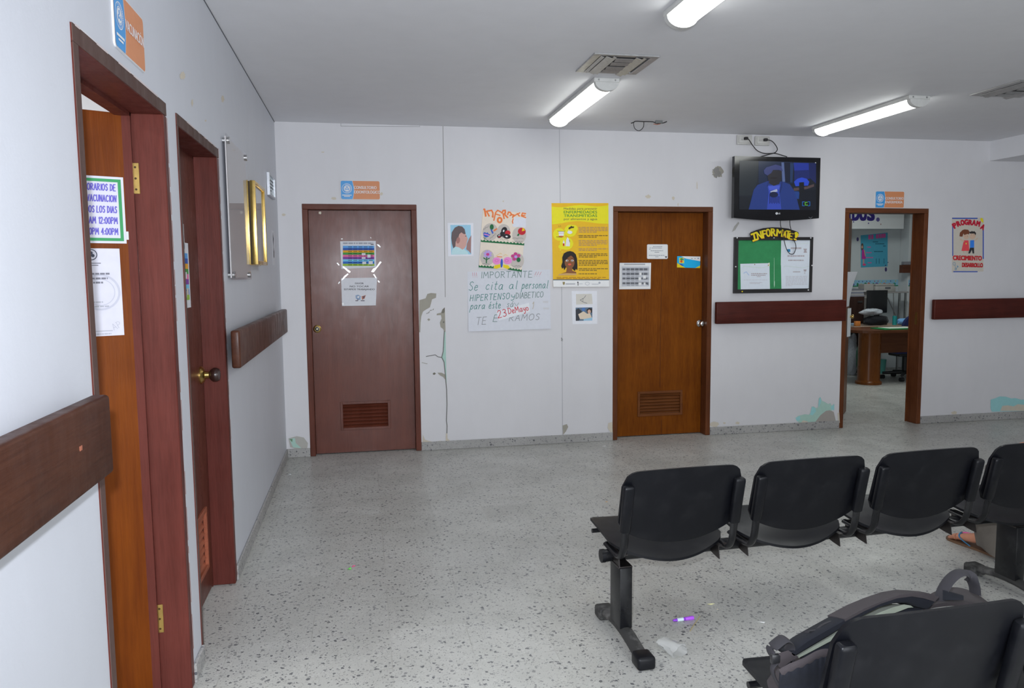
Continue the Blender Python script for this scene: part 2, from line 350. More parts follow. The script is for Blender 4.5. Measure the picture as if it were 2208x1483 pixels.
class Sheet:
    """flat printed art: 2-D shapes in crop coordinates, each laid a hair above the one below, mapped on a real plane"""
    def __init__(s, mapf, step=.0005, d0=.0015): s.mb = MB(); s.f0 = mapf; s.n = 0; s.step = step; s.d = d0
    def f(s, x, y, d=0): return s.f0(x, y, d)
    def tick(s): s.n = (s.n+1) % 22; return s.d+s.n*1.5e-5
    def up(s, n=1): s.d += s.step*n; return s
    def poly(s, pts, m):
        o = [Vector((x, y, 0)) for x, y in pts]
        if len(pts) > 4: fs = tessellate_polygon([o])
        else: fs = [tuple(range(len(pts)))]
        d = s.tick(); s.mb.add([s.f(x, y, d) for x, y in pts], fs, m)
    def rect(s, x0, y0, x1, y1, m): s.poly([(x0, y0), (x1, y0), (x1, y1), (x0, y1)], m)
    def ell(s, cx, cy, rx, ry, m, rot=0, n=20, a0=0, a1=360):
        c, si = math.cos(math.radians(rot)), math.sin(math.radians(rot)); P = []
        full = a1-a0 >= 360
        for k in range(n if full else n+1):
            t = math.radians(a0+(a1-a0)*k/n); x, y = rx*math.cos(t), ry*math.sin(t); P.append((cx+x*c-y*si, cy+x*si+y*c))
        if not full: P.append((cx, cy))
        s.poly(P, m)
    def ring(s, cx, cy, rx, ry, w, m, n=28):
        for k in range(n):
            a, b = 2*math.pi*k/n, 2*math.pi*(k+1)/n
            s.poly([(cx+rx*math.cos(a), cy+ry*math.sin(a)), (cx+rx*math.cos(b), cy+ry*math.sin(b)), (cx+(rx-w)*math.cos(b), cy+(ry-w)*math.sin(b)), (cx+(rx-w)*math.cos(a), cy+(ry-w)*math.sin(a))], m)
    def line(s, pts, w, m):
        for (x0, y0), (x1, y1) in zip(pts, pts[1:]):
            dx, dy = x1-x0, y1-y0; L = math.hypot(dx, dy) or 1; nx, ny = -dy/L*w/2, dx/L*w/2; ex, ey = dx/L*w*.3, dy/L*w*.3
            s.poly([(x0+nx-ex, y0+ny-ey), (x1+nx+ex, y1+ny+ey), (x1-nx+ex, y1-ny+ey), (x0-nx-ex, y0-ny-ey)], m)
    def text(s, txt, x, y, h, m, w=None, bold=0, shear=0, align='l', rot=0, yf=-1):
        """x,y = left end of the baseline, h = cap height, w = wanted total width (crop units)"""
        if bold:
            b = bold*h*1.3
            for dx, dy in ((-b, 0), (b, 0)) if bold < .04 else [(i*b, j*b) for i in (-1, -.33, .33, 1) for j in (-1, 0, 1)]: s.text(txt, x+dx, y+dy, h, m, w, 0, shear, align, rot, yf)
            return
        vs, fs = glyphs(txt, bold, shear)
        dd = s.tick()
        if not vs: return
        x0 = min(v[0] for v in vs); x1 = max(v[0] for v in vs); ky = h/.69; kx = (w/(x1-x0)) if w else ky
        ww = (x1-x0)*kx; ox = {'l': 0, 'c': -ww/2, 'r': -ww}[align]; c, si = math.cos(math.radians(rot)), math.sin(math.radians(rot))
        P = []
        for a, b in vs:
            u, v = ox+(a-x0)*kx, b*ky*yf; P.append(s.f(x+u*c-v*si, y+u*si+v*c, dd))
        s.mb.add(P, fs, m)
    def hand(s, txt, x, y, h, lw, m, w=None, slant=0, rot=0, yf=-1, gap=.2, align='l', jit=0):
        strokes = []; cx = 0
        for ch in txt:
            g = HAND.get(ch, HAND['.']); wd = max(p[0] for l in g for p in l) if ch != ' ' else .22
            if ch != ' ':
                dy = random.uniform(-jit, jit)
                for l in g: strokes.append([(cx+p[0]+slant*p[1], p[1]+dy) for p in l])
            cx += wd+gap
        cx -= gap; kx = (w/cx) if w else h; ox = {'l': 0, 'r': -cx*kx, 'c': -cx*kx/2}[align]
        c, si = math.cos(math.radians(rot)), math.sin(math.radians(rot))
        for l in strokes:
            P = []
            for a, b in l:
                u, v = ox+a*kx, b*h*yf; P.append((x+u*c-v*si, y+u*si+v*c))
            s.line(P, lw, m)
    def base(s, x0, y0, x1, y1, m, quad=None, nu=6, nv=6, th=.0012, back=.0002):
        """the paper / board itself: a thin slab between d=back and the current layer"""
        q = quad or [(x0, y0), (x1, y0), (x1, y1), (x0, y1)]
        def fn(d):
            def g(u, v):
                a = [q[0][k]+(q[1][k]-q[0][k])*u for k in (0, 1)]; b = [q[3][k]+(q[2][k]-q[3][k])*u for k in (0, 1)]
                return s.f(a[0]+(b[0]-a[0])*v, a[1]+(b[1]-a[1])*v, d)
            return g
        top, bot = fn(s.d), fn(back)
        n0 = len(s.mb.v); s.mb.grid(top, nu, nv, m); s.mb.grid(bot, nu, nv, m)
        N = (nu+1)*(nv+1); i = s.mb.mat(m); idx = lambda a, b: n0+a*(nv+1)+b
        r = [idx(a, 0) for a in range(nu)]+[idx(nu, b) for b in range(nv)]+[idx(a, nv) for a in range(nu, 0, -1)]+[idx(0, b) for b in range(nv, 0, -1)]
        for a, b in zip(r, r[1:]+r[:1]): s.mb.f.append([a, b, N+b, N+a]); s.mb.mi.append(i)
        s.up()
    def done(s, name, label, cat, group=None, parent=None):
        o = s.mb.build(name, parent, smooth=False, fixn=False)
        if parent is None: tag(o, label, cat, group)
        elif label: o['label'] = label
        return o
def crop(x0, y0, x1, w, p0, n, curl=None):
    """crop pixels -> point on the plane (p0, n), d metres out along n"""
    k = (x1-x0)/w; n = Vector(n).normalized(); p0 = Vector(p0)
    def f(x, y, d=0):
        if curl: d = d+curl(x, y)
        return hit(x0+x*k, y0+y*k, p0, n)+n*d
    return f
def local(o, u, v, n):
    o, u, v, n = Vector(o), Vector(u).normalized(), Vector(v).normalized(), Vector(n).normalized()
    return lambda x, y, d=0: o+u*x+v*y+n*d
BACK = ((0, D, 0), (0, -1, 0))
# ================================================================== SETTING
WALL = wallpaint('white', (.75, .74, .765))
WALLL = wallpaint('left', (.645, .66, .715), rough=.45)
CEIL = wallpaint('ceiling', (.82, .82, .85), rough=.7, bump=.05)
TERR = terrazzo('floor', (.585, .58, .55))
SKIRT = terrazzo('skirting', (.44, .43, .42), lines=False, rough=.5, chip=1.1)
GREY = flat(150, 146, 136, 1.3, .9, .1); GREYD = flat(118, 115, 106, 1.2, .9, .1); MINT = flat(156, 186, 176, 1.35, .8, .1); TEAL = flat(142, 190, 192, 1.35, .8, .1); BEIGE = flat(190, 182, 168, 1.3, .8, .1)
CRACK = flat(116, 116, 112, 1.1, .9, .1)
def struct(o, lab=None):
    o['kind'] = 'structure'
    if lab: o['label'] = lab
    return o
RX0, RX1, RY0 = 0, 10.2, -4.0            # waiting hall, mostly behind the camera
NX0, NX1, NY1 = 4.7, 9.9, 10.4           # nurse's room behind the back wall
VX0, VY0, VY1 = -3.2, 1.0, 4.6           # vaccination room behind the left wall
# floor: one slab under the hall, the nurse's room and the vaccination room
mb = MB()
mb.box((VX0-.15, RY0-.15, -.12), (RX1+.15, D+WT, 0), TERR); mb.box((NX0, D+WT, -.12), (NX1, NY1+.15, 0), TERR)
struct(mb.build('floor', loc=(0, 0, 0), smooth=False))
mb = MB(); mb.box((-.15, RY0-.15, CH), (RX1+.15, D+.15, CH+.1), CEIL); struct(mb.build('ceiling', loc=(0, 0, CH), smooth=False))
# doors: (x0,x1) on the back wall, (y0,y1) on the left wall
DT = 2.10
BD = [(.191, 1.122), (2.849, 3.797), (5.133, 6.028)]
LT = 2.122
LD = [(2.018, 2.896), (3.051, 3.876)]
def wall_segments(mb, lo, hi, ops, top, boxf, m):
    a = lo
    for o0, o1 in ops:
        boxf(mb, a, o0, 0, CH, m); boxf(mb, o0, o1, top, CH, m); a = o1
    boxf(mb, a, hi, 0, CH, m)
mb = MB(); wall_segments(mb, -.15, RX1+.15, BD, DT, lambda b, a, c, z0, z1, m: b.box((a, D, z0), (c, D+WT, z1), m), WALL)
# marks that belong to the back wall: board joints, cracks, bare plaster, old green paint
s = Sheet(lambda x, y, d=0: hit(x, y, *BACK)+Vector((0, -1, 0))*d, .0004, .0008)
s.line([(955, 270), (957, 400), (959, 560), (960, 640)], 1.4, flat(156, 154, 152, 1.1, .9, .1))
s.line([(1206, 275), (1208, 440), (1211, 620), (1213, 944)], 1.2, flat(172, 172, 176, 1.15, .9, .1))
s.line([(735, 266), (735, 272), (905, 273), (905, 266)], 1, flat(170, 170, 172, 1, .9, .1))
def blob(cx, cy, rx, ry, m, n=26, j=.25, rot=0):
    c, si = math.cos(math.radians(rot)), math.sin(math.radians(rot)); P = []
    for k in range(n):
        t = 2*math.pi*k/n; r = 1+random.uniform(-j, j); x, y = rx*r*math.cos(t), ry*r*math.sin(t); P.append((cx+x*c-y*si, cy+x*si+y*c))
    s.poly(P, m)
for a in [(720, 428, 6, 3), (690, 459, 3, 3), (822, 418, 4, 3), (1398, 424, 6, 4), (1452, 427, 3, 4), (1462, 441, 1, 4), (1503, 400, 1, 8), (1085, 434, 1.5, 1.5), (696, 328, 3, 1.2), (612, 463, 4, 3), (1540, 915, 9, 6), (1590, 912, 4, 3), (1562, 912, 3, 2), (2205, 408, 3, 1), (2082, 503, 1, 1)]: blob(*a, BEIGE)
blob(1211.5, 732, 1.6, 5, CRACK); blob(1546, 371, 12, 13, GREY); s.up(); blob(1547, 372, 8, 9, flat(150, 148, 145, 1, .9, .1), j=.5); s.up()
s.poly([(1583, 488), (1592, 478), (1594, 481), (1585, 496), (1578, 500)], flat(176, 174, 170, 1.1, .8, .1))
# damage beside the dental door (crop of the photograph, 4.36x)
k = 110/480
def q(l): return [(880+x*k, 620+y*k) for x, y in l]
s.poly(q([(105, 118), (165, 100), (180, 60), (215, 50), (265, 55), (262, 95), (225, 110), (215, 150), (205, 185), (170, 205), (140, 225), (124, 270), (117, 330), (114, 420), (104, 420)]), GREY)
s.poly(q([(345, 185), (322, 205), (310, 235), (270, 245), (268, 260), (308, 258), (315, 290), (298, 330), (305, 370), (330, 390), (340, 420), (352, 420)]), GREY); s.up()
s.poly(q([(345, 185), (325, 205), (312, 240), (335, 240), (345, 225)]), GREYD); s.poly(q([(328, 318), (340, 316), (340, 332), (328, 332)]), CRACK)
for b in ([(190, 240), (200, 225)], [(175, 245), (182, 238)], [(205, 215), (222, 212)], [(232, 210), (240, 200)]): s.line(q(b), 1.2, GREYD)
s.poly(q([(180, 300), (195, 288), (208, 300), (195, 314)]), GREY)
s.poly(q([(340, 410), (332, 540), (328, 610), (318, 655), (340, 720), (352, 860), (362, 920), (356, 640), (352, 420)]), MINT); s.up()
s.line(q([(340, 410), (333, 540), (330, 600), (316, 655), (338, 700), (350, 820), (362, 960), (365, 1100), (360, 1250), (366, 1300), (362, 1460)]), 1.8, CRACK)
s.line(q([(318, 657), (280, 650), (255, 632), (190, 643), (170, 648)]), 1.5, CRACK)
s.line(q([(130, 705), (180, 716)]), 1.2, GREY)
s.poly(q([(275, 800), (315, 800), (345, 815), (352, 870), (330, 840), (300, 825)]), GREY); s.poly(q([(232, 805), (248, 797), (262, 808), (248, 820), (234, 818)]), GREYD)
s.poly(q([(138, 1380), (160, 1430), (240, 1452), (300, 1440), (350, 1445), (355, 1465), (135, 1470)]), BEIGE)
s.poly(q([(355, 1370), (368, 1370), (372, 1420), (396, 1440), (370, 1470), (352, 1470)]), BEIGE)
# foot of the wall
s.poly([(622, 945), (640, 940), (655, 943), (664, 955), (662, 970), (640, 968), (626, 964)], flat(186, 184, 178, 1, .9, .1)); s.up()
s.poly([(624, 946), (636, 944), (638, 955), (650, 966), (632, 964)], MINT); s.up(); s.poly([(624, 946), (631, 946), (630, 953)], flat(120, 150, 120, 1, .9, .1))
s.poly([(1213, 917), (1222, 914), (1225, 920), (1220, 930), (1214, 937)], GREY); s.poly([(1311, 912), (1320, 909), (1321, 938), (1316, 932), (1310, 922)], BEIGE)
k = 528/2208
def q2(l): return [(1680+x*k, 840+y*k) for x, y in l]
s.poly(q2([(145, 255), (170, 235), (230, 220), (265, 225), (290, 200), (290, 155), (310, 150), (330, 165), (350, 160), (355, 80), (370, 65), (385, 100), (410, 110), (440, 130), (460, 120), (475, 150), (490, 125), (495, 185), (470, 180), (500, 240), (515, 300), (440, 305), (320, 300), (180, 302)]), MINT); s.up()
for l in ([(280, 210), (295, 150), (325, 165), (330, 195), (300, 230), (275, 225)], [(350, 160), (358, 80), (370, 65), (378, 100), (368, 130)], [(462, 150), (495, 130), (495, 185), (470, 180)], [(145, 255), (185, 235), (190, 270), (160, 285)]): s.poly(q2(l), TEAL)
s.poly(q2([(320, 295), (370, 230), (420, 190), (455, 185), (490, 200), (500, 240), (512, 298)]), flat(172, 166, 160, 1, .9, .1)); s.poly(q2([(190, 300), (215, 275), (255, 285), (262, 302)]), BEIGE)
s.poly(q2([(1905, 170), (1905, 90), (1950, 75), (1985, 60), (2040, 62), (2090, 78), (2130, 75), (2180, 90), (2260, 85), (2260, 190), (1915, 198)]), TEAL); s.up()
s.poly(q2([(1990, 190), (2010, 145), (2060, 140), (2110, 150), (2150, 130), (2260, 140), (2260, 190)]), BEIGE); s.poly(q2([(1545, 205), (1580, 190), (1600, 200), (1595, 220), (1560, 222)]), BEIGE)
s.poly(q2([(525, 210), (540, 200), (545, 300), (530, 290)]), BEIGE)
n0 = len(mb.v)
mb.v += s.mb.v; mb.f += [[n0+i for i in f] for f in s.mb.f]; mb.mi += [mb.mat(s.mb.mats[i]) for i in s.mb.mi]
struct(mb.build('wall_back', loc=(0, D, 0), smooth=False, fixn=False))
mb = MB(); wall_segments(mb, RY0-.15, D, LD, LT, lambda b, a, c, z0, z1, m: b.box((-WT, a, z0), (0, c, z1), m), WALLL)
LEFT = ((0, 0, 0), (1, 0, 0))
s = Sheet(lambda x, y, d=0: hit(x, y, *LEFT)+Vector((1, 0, 0))*d, .0004, .0008)
for a in [(393, 163, 6, 8), (414, 222, 2, 8), (480, 213, 3, 8), (443, 260, 2, 2)]: blob(*a, BEIGE)
s.line([(352, 222), (300, 172), (252, 134), (200, 86), (160, 52)], 3.2, flat(222, 220, 222, 1, .9, .1))
n0 = len(mb.v); mb.v += s.mb.v; mb.f += [[n0+i for i in f] for f in s.mb.f]; mb.mi += [mb.mat(s.mb.mats[i]) for i in s.mb.mi]
struct(mb.build('wall_left', loc=(0, 0, 0), smooth=False, fixn=False))
mb = MB(); mb.box((RX1, RY0, 0), (RX1+.15, D, CH), WALL); struct(mb.build('wall_right', smooth=False))
mb = MB(); mb.box((RX0, RY0-.15, 0), (RX1, RY0, CH), WALL); struct(mb.build('wall_front', smooth=False))
mb = MB(); mb.box((6.68, RY0, 2.562), (7.6, D, CH-.0005), CEIL); struct(mb.build('trim_1', smooth=False), 'dropped ceiling beam at the right end of the waiting hall')
# ceiling joint along the left wall
mb = MB(); mb.box((.0, RY0, CH-.006), (.0022, D, CH-.0003), flat(120, 122, 128, .8, .9, .1)); struct(mb.build('trim_2', smooth=False))
# terrazzo skirting
def skirt(name, segs):
    mb = MB()
    for a, b in segs: mb.box(a, b, SKIRT, .003, 1)
    struct(mb.build(name, loc=(0, 0, 0), smooth=False))
BH = .075
skirt('baseboard_back', [((0, D-.012, .0003), (BD[0][0], D-.0003, BH)), ((BD[0][1], D-.012, .0003), (BD[1][0], D-.0003, BH)), ((BD[1][1], D-.012, .0003), (BD[2][0], D-.0003, BH)), ((BD[2][1], D-.012, .0003), (RX1, D-.0003, BH))])
skirt('baseboard_left', [((.0003, RY0, .0003), (.012, LD[0][0], BH)), ((.0003, LD[0][1], .0003), (.012, LD[1][0], BH)), ((.0003, LD[1][1], .0003), (.012, D-.012, BH))])
# ---- other rooms
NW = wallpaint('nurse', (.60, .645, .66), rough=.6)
mb = MB()
mb.box((NX0-.1, D+WT, 0), (NX0, NY1+.1, CH), NW); mb.box((NX1, D+WT, 0), (NX1+.1, NY1+.1, CH), NW); mb.box((NX0, NY1, 0), (NX1, NY1+.1, CH), NW)
struct(mb.build('wall_nurse', smooth=False), 'walls of the nursing room behind the open doorway')
mb = MB(); mb.box((NX0, D+WT, CH), (NX1, NY1, CH+.1), CEIL); struct(mb.build('ceiling_nurse', smooth=False))
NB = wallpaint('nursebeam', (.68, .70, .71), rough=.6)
mb = MB(); mb.box((NX0+.001, 10.02, 2.118), (8.55, NY1-.001, CH-.001), NB); struct(mb.build('trim_3', smooth=False), 'boxed beam across the far wall of the nursing room')
mb = MB(); mb.box((8.80, 10.2, 0.001), (NX1-.001, NY1-.001, CH-.001), NB, .01); struct(mb.build('trim_4', smooth=False), 'square pillar in the far corner of the nursing room')
mb = MB(); mb.box((VX0-.1, VY0-.1, 0), (VX0, VY1+.1, CH), WALL); mb.box((VX0, VY1, 0), (-WT, VY1+.1, CH), WALL); mb.box((VX0, VY0-.1, 0), (-WT, VY0, CH), WALL)
struct(mb.build('wall_vaccination', smooth=False))
mb = MB(); mb.box((VX0, VY0, CH), (-WT, VY1, CH+.1), CEIL); struct(mb.build('ceiling_vaccination', smooth=False))
# ================================================================== DOORS
FRED = wood('frame_red', (.076, .018, .0135), (.135, .034, .026), 'z', .38, .7, .12, spec=.4)
FREDH = wood('frame_red_head', (.076, .018, .0135), (.135, .034, .026), 'y', .38, .7, .12, spec=.4)
FBRN = wood('frame_brown', (.085, .025, .010), (.18, .06, .022), 'z', .4, .9, .12)
FBRNX = wood('frame_brown_head', (.09, .03, .013), (.18, .065, .028), 'x', .4, .9, .2)
FDEN = wood('frame_dental', (.095, .027, .017), (.17, .053, .034), 'z', .4, .8, .15)
FDENX = wood('frame_dental_head', (.095, .027, .017), (.17, .053, .034), 'x', .4, .8, .15)
LVAC = wood('leaf_vaccination', (.105, .021, .0025), (.185, .046, .004), 'z', .42, .6, .03, spec=.25)
L2 = wood('leaf_second', (.082, .022, .014), (.145, .042, .027), 'z', .34, .6, .2)
LDEN = wood('leaf_dental', (.100, .023, .012), (.165, .043, .024), 'z', .36, .7, 1.2, spec=.6)
L3 = wood('leaf_orange', (.125, .028, .003), (.26, .076, .006), 'z', .45, 1.1, .03, spec=.25)
LNUR = wood('leaf_nurse', (.10, .04, .02), (.2, .08, .035), 'z', .4)
BRASS = metal('brass', (.62, .42, .14), .28); CHROME = metal('chrome', (.62, .61, .60), .22); STEEL = metal('steel', (.5, .5, .5), .35); GOLD = metal('gold', (.85, .60, .20), .22)
DARKK = plastic('knob_dark', (.03, .012, .009), .25)
SCUFF = flat(176, 110, 88, .9, .8, .1)
J = .045
def back_door(n, x0, x1, rec, fm, fmx, lm, zb=.008):
    r = thing('door_%d' % n, None, None, ((x0+x1)/2, D+rec, 0)); struct(r)
    mb = MB(); y0, y1 = D-.004, D+WT-.002
    mb.box((x0, y0, .001), (x0+J, y1, DT-J), fm, .003, 1); mb.box((x1-J, y0, .001), (x1, y1, DT-J), fm, .003, 1); mb.box((x0, y0, DT-J), (x1, y1, DT), fmx, .003, 1)
    # stop
    for a, b in (((x0+J, D+rec+.042, .001), (x0+J+.012, y1-.002, DT-J)), ((x1-J-.012, D+rec+.042, .001), (x1-J, y1-.002, DT-J))): mb.box(a, b, fm)
    mb.build('door_frame', r, smooth=False)
    return r
def leaf_mesh(mb, x0, x1, z0, z1, y, lm, vent=None, th=.038):
    """a leaf facing -y at y, with an opening for the louvre"""
    if not vent: mb.box((x0, y, z0), (x1, y+th, z1), lm, .002, 1); return
    a, b, c, d = vent
    mb.box((x0, y, z0), (a, y+th, z1), lm); mb.box((b, y, z0), (x1, y+th, z1), lm); mb.box((a, y, z0), (b, y+th, c), lm); mb.box((a, y, d), (b, y+th, z1), lm)
def louvre(mb, a, b, c, d, y, m, n=7, dark=None):
    w = .016
    for p0, p1 in (((a-w, c-w), (a+.006, d+w)), ((b-.006, c-w), (b+w, d+w)), ((a, c-w), (b, c+.006)), ((a, d-.006), (b, d+w))): mb.box((p0[0], y-.010, p0[1]), (p1[0], y+.006, p1[1]), m, .002, 1)
    h = (d-c)/n
    for i in range(n):
        z = c+h*(i+.5)
        mb.rings([[Vector((x, y+.004+dy, z+dz)) for dy, dz in ((-.004, -h*.42), (.0, -h*.5), (.028, h*.42), (.024, h*.5))] for x in (a, b)], m)
    mb.box((a, y+.032, c), (b, y+.036, d), flat(24, 12, 8, 1, .9, .1))
# door_3 dental, door_4 orange, door_5 nursing room
r = back_door(3, *BD[0], .055, FDEN, FDENX, LDEN)
x0, x1 = BD[0][0]+J+.002, BD[0][1]-J-.002; yl = D+.055
mb = MB(); V = (.462, .85, .215, .428); leaf_mesh(mb, x0, x1, .008, DT-J-.003, yl, LDEN, V); lf = mb.build('door_leaf', r, smooth=False)
mb = MB(); louvre(mb, *V, yl, LDEN); mb.build('louvre_vent', lf, smooth=False)
kp = ony(684, 709, yl)
mb = MB(); Mk = Matrix.Translation(kp) @ Matrix.Rotation(math.pi/2, 4, 'X')
mb.lathe([(.033, .0), (.033, .004), (.028, .008), (.022, .010), (.021, .016)], BRASS, Mk); mb.lathe([(.021, .012), (.020, .018), (.012, .019), (.011, .024), (.004, .025)], plastic('lock_black', (.015, .013, .012), .3), Mk); mb.lathe([(.008, .018), (.007, .027), (.0, .028)], flat(235, 225, 190, 1, .3), Mk)
o = mb.build('door_lock', lf); o['label'] = 'round brass lock without a knob'
r = back_door(4, *BD[1], .105, FBRN, FBRNX, L3)
x0, x1 = BD[1][0]+J+.002, BD[1][1]-J-.002; yl = D+.105; YL4 = yl
def pv(px, py): p = ony(px, py, yl); return p
a = pv(1378, 848); b = pv(1467, 890)
mb = MB(); V = (a.x, b.x, b.z, a.z); leaf_mesh(mb, x0, x1, .008, DT-J-.003, yl, L3, V)
s = Sheet(lambda x, y, d=0: ony(x, y, yl)+Vector((0, -1, 0))*d, .0003, .0003)
s.line([(1425, 459), (1428, 560), (1424, 700), (1423, 835)], .8, flat(70, 34, 14, 1, .8)); s.line([(1426, 905), (1426, 943)], .8, flat(70, 34, 14, 1, .8))
n0 = len(mb.v); mb.v += s.mb.v; mb.f += [[n0+i for i in f] for f in s.mb.f]; mb.mi += [mb.mat(s.mb.mats[i]) for i in s.mb.mi]
lf = mb.build('door_leaf', r, smooth=False, fixn=False)
mb = MB(); louvre(mb, *V, yl, wood('louvre_orange', (.115, .035, .012), (.22, .075, .022), 'x', .4)); mb.build('louvre_vent', lf, smooth=False)
def knob(p, n, m_rose, m_knob, parent, name='door_knob', k=1.0, neck=None):
    n = Vector(n).normalized(); M = Matrix.Translation(p) @ n.to_track_quat('Z', 'Y').to_matrix().to_4x4() @ Matrix.Scale(k, 4)
    mb = MB(); mb.lathe([(.034, 0), (.034, .004), (.026, .012), (.014, .016), (.012, .034)], m_rose, M); o = mb.build(name, parent)
    mb = MB(); mb.lathe([(.012, .030), (.020, .036), (.027, .046), (.027, .056), (.022, .066), (.012, .069), (.0, .069)], m_knob, M); mb.build('knob_grip', o)
    return o
knob(ony(1509, 697, yl), (0, -1, 0), CHROME, CHROME, lf)
# nursing-room door: leaf swung into the room
r = back_door(5, *BD[2], .10, FBRN, FBRNX, LNUR)
def rotbox(mb, org, ang, a, b, m, bev=0): mb.box(a, b, m, bev, 1, Matrix.Translation(org) @ Matrix.Rotation(ang, 4, 'Z'))
hp = Vector((BD[2][0]+J+.002, D+WT-.01, 0)); ang = math.radians(90-42.5)
mb = MB(); rotbox(mb, hp, ang, (0, 0, .01), (.80, .036, DT-J-.004), LNUR); lf = mb.build('door_leaf', r, smooth=False)
dirv = Vector((math.cos(ang), math.sin(ang), 0)); nrm = Vector((math.sin(ang), -math.cos(ang), 0))
NLEAF = (hp, dirv, nrm)
knob(hp+dirv*.74+Vector((0, 0, 1.03)), nrm, BRASS, BRASS, lf, k=.8)
mb = MB(); mb.box((BD[2][1]-J-.003, D+.04, .98), (BD[2][1]-J-.0005, D+.07, 1.10), BRASS); mb.build('strike_plate', r, smooth=False)
# left-wall doors
FDUST = wood('frame_dusty', (.085, .048, .040), (.125, .078, .068), 'z', .6, .5, 0)
def left_frame(n, y0, y1, nj=.036):
    r = thing('door_%d' % n, None, None, (-.06, (y0+y1)/2, 0)); struct(r)
    mb = MB(); xa, xb = -WT+.002, .004
    mb.box((xa, y0, .001), (xb, y0+nj, LT-J), FRED, .003, 1); mb.box((xa, y1-J, .001), (xb, y1, LT-J), FRED, .003, 1); mb.box((xa, y0, LT-J), (xb, y1, LT), FREDH, .003, 1)
    mb.box((xa+.002, y0+nj, .001), (-.142, y0+nj+.012, LT-J), FRED); mb.box((xa+.002, y1-J-.012, .001), (-.10, y1-J, LT-J), FRED); mb.box((xa+.002, y0+J, LT-J-.012), (-.10, y1-J, LT-J), FREDH)
    mb.box((xb-.001, y0+.001, .002), (xb+.0008, y0+nj-.001, LT-J), FDUST); mb.box((xb-.001, y0+.001, LT-J+.001), (xb+.0008, y1-.001, LT-.001), FDUST)
    # chipped paint along the outer edges
    s = Sheet(lambda x, y, d=0: Vector((.0052+d, x, y)), .0002, .0002)
    z = .02
    while z < LT-.1:
        h = random.uniform(.02, .16)
        if random.random() < .75: s.rect(y1-.005, z, y1+.001, z+h, SCUFF)
        z += h+random.uniform(.0, .05)
    for _ in range(7): a = random.uniform(y0, y1-.1); s.rect(a, LT-.004, a+random.uniform(.03, .12), LT+.002, flat(210, 200, 200, 1, .8))
    n0 = len(mb.v); mb.v += s.mb.v; mb.f += [[n0+i for i in f] for f in s.mb.f]; mb.mi += [mb.mat(s.mb.mats[i]) for i in s.mb.mi]
    mb.build('door_frame', r, smooth=False, fixn=False)
    return r
r = left_frame(1, *LD[0])
HP = Vector((-.105, LD[0][1]-J-.001, 0)); LDIR = Vector((-.90, -.436, 0)).normalized(); LN = Vector((LDIR.y, -LDIR.x, 0))   # LN faces the hall
if LN.y > 0: LN = -LN
VACP = (HP, LN)
ang = math.atan2(LDIR.y, LDIR.x)
mb = MB(); MM = Matrix((LDIR, -LN, Vector((0, 0, 1)))).transposed().to_4x4(); MM.translation = HP
mb.box((-.012, 0, .01), (.755, .038, LT-J-.004), LVAC, .002, 1, MM); lf = mb.build('door_leaf', r, smooth=False)
for z in (ony(292, 418, LD[0][1]-J).z, ony(346, 1363, LD[0][1]-J).z):
    mb = MB(); y = LD[0][1]-J
    mb.box((-.114, y-.0035, z), (-.082, y+.001, z+.105), BRASS, .001, 1); mb.tube([(-.112, y-.006, z), (-.112, y-.006, z+.105)], .006, BRASS, n=8)
    for dz in (.015, .052, .09): mb.cyl((-.094, y-.0045, z+dz), (-.094, y-.003, z+dz), .004, flat(70, 50, 20, 1, .4), n=8)
    mb.build('hinge', r)
r = left_frame(2, *LD[1], .018)
XL2 = -.10; y0, y1 = LD[1][0]+.020, LD[1][1]-J-.002
mb = MB(); V2 = (3.42, 3.70, .155, .42)
for a, b in (((XL2-.038, y0, .012), (XL2, V2[0], LT-J-.003)), ((XL2-.038, V2[1], .012), (XL2, y1, LT-J-.003)), ((XL2-.038, V2[0], .012), (XL2, V2[1], V2[2])), ((XL2-.038, V2[0], V2[3]), (XL2, V2[1], LT-J-.003))): mb.box(a, b, L2)
lf = mb.build('door_leaf', r, smooth=False)
mb = MB(); lm = MB(); louvre(lm, V2[0], V2[1], V2[2], V2[3], 0, wood('louvre_second', (.25, .07, .04), (.42, .13, .07), 'y', .4))
for p in lm.v: p.x, p.y = XL2-p.y, p.x
mb = lm; mb.build('louvre_vent', lf, smooth=False)
knob(Vector((XL2, 3.77, 1.055)), (1, 0, 0), BRASS, DARKK, lf, k=1.25)
# ================================================================== BUMP RAILS
RAILX = wood('rail_x', (.045, .008, .006), (.105, .02, .013), 'x', .42, .8, .1); RAILY = wood('rail_y', (.045, .015, .010), (.11, .042, .024), 'y', .36, .8, .25)
RAILW = wood('rail_worn', (.045, .013, .007), (.105, .038, .020), 'y', .42, 1, .06, spec=.35)
def rail(name, label, a, b, axis, mat):
    mb = MB(); mb.box(a, b, mat, .010, 3); o = mb.build(name); tag(o, label, 'bump rail', 'wooden bump rails along the walls')
    n = 4
    for i in range(n):
        t = (i+.5)/n; sp = MB()
        if axis == 'x': x = a[0]+(b[0]-a[0])*t; sp.cyl((x, b[1]-.001, (a[2]+b[2])/2), (x, D-.0003, (a[2]+b[2])/2), .02, STEEL, n=12)
        else: y = a[1]+(b[1]-a[1])*t; sp.cyl((.0003, y, (a[2]+b[2])/2), (a[0]+.001, y, (a[2]+b[2])/2), .02, STEEL, n=12)
        sp.build('bracket', o)
    return o
RH0, RH1 = 1.052, 1.262
o = rail('bump_rail', 'thick brown wooden bump rail with worn edge running past the vaccination door', (.032, -1.6, 1.062), (.075, 1.905, 1.248), 'y', RAILW)
mb = MB(); M = Matrix.Translation((.0752, 1.70, 1.165)); mb.box((.0748, 1.695, 1.160), (.0756, 1.709, 1.170), SCUFF); mb.build('chip', o)
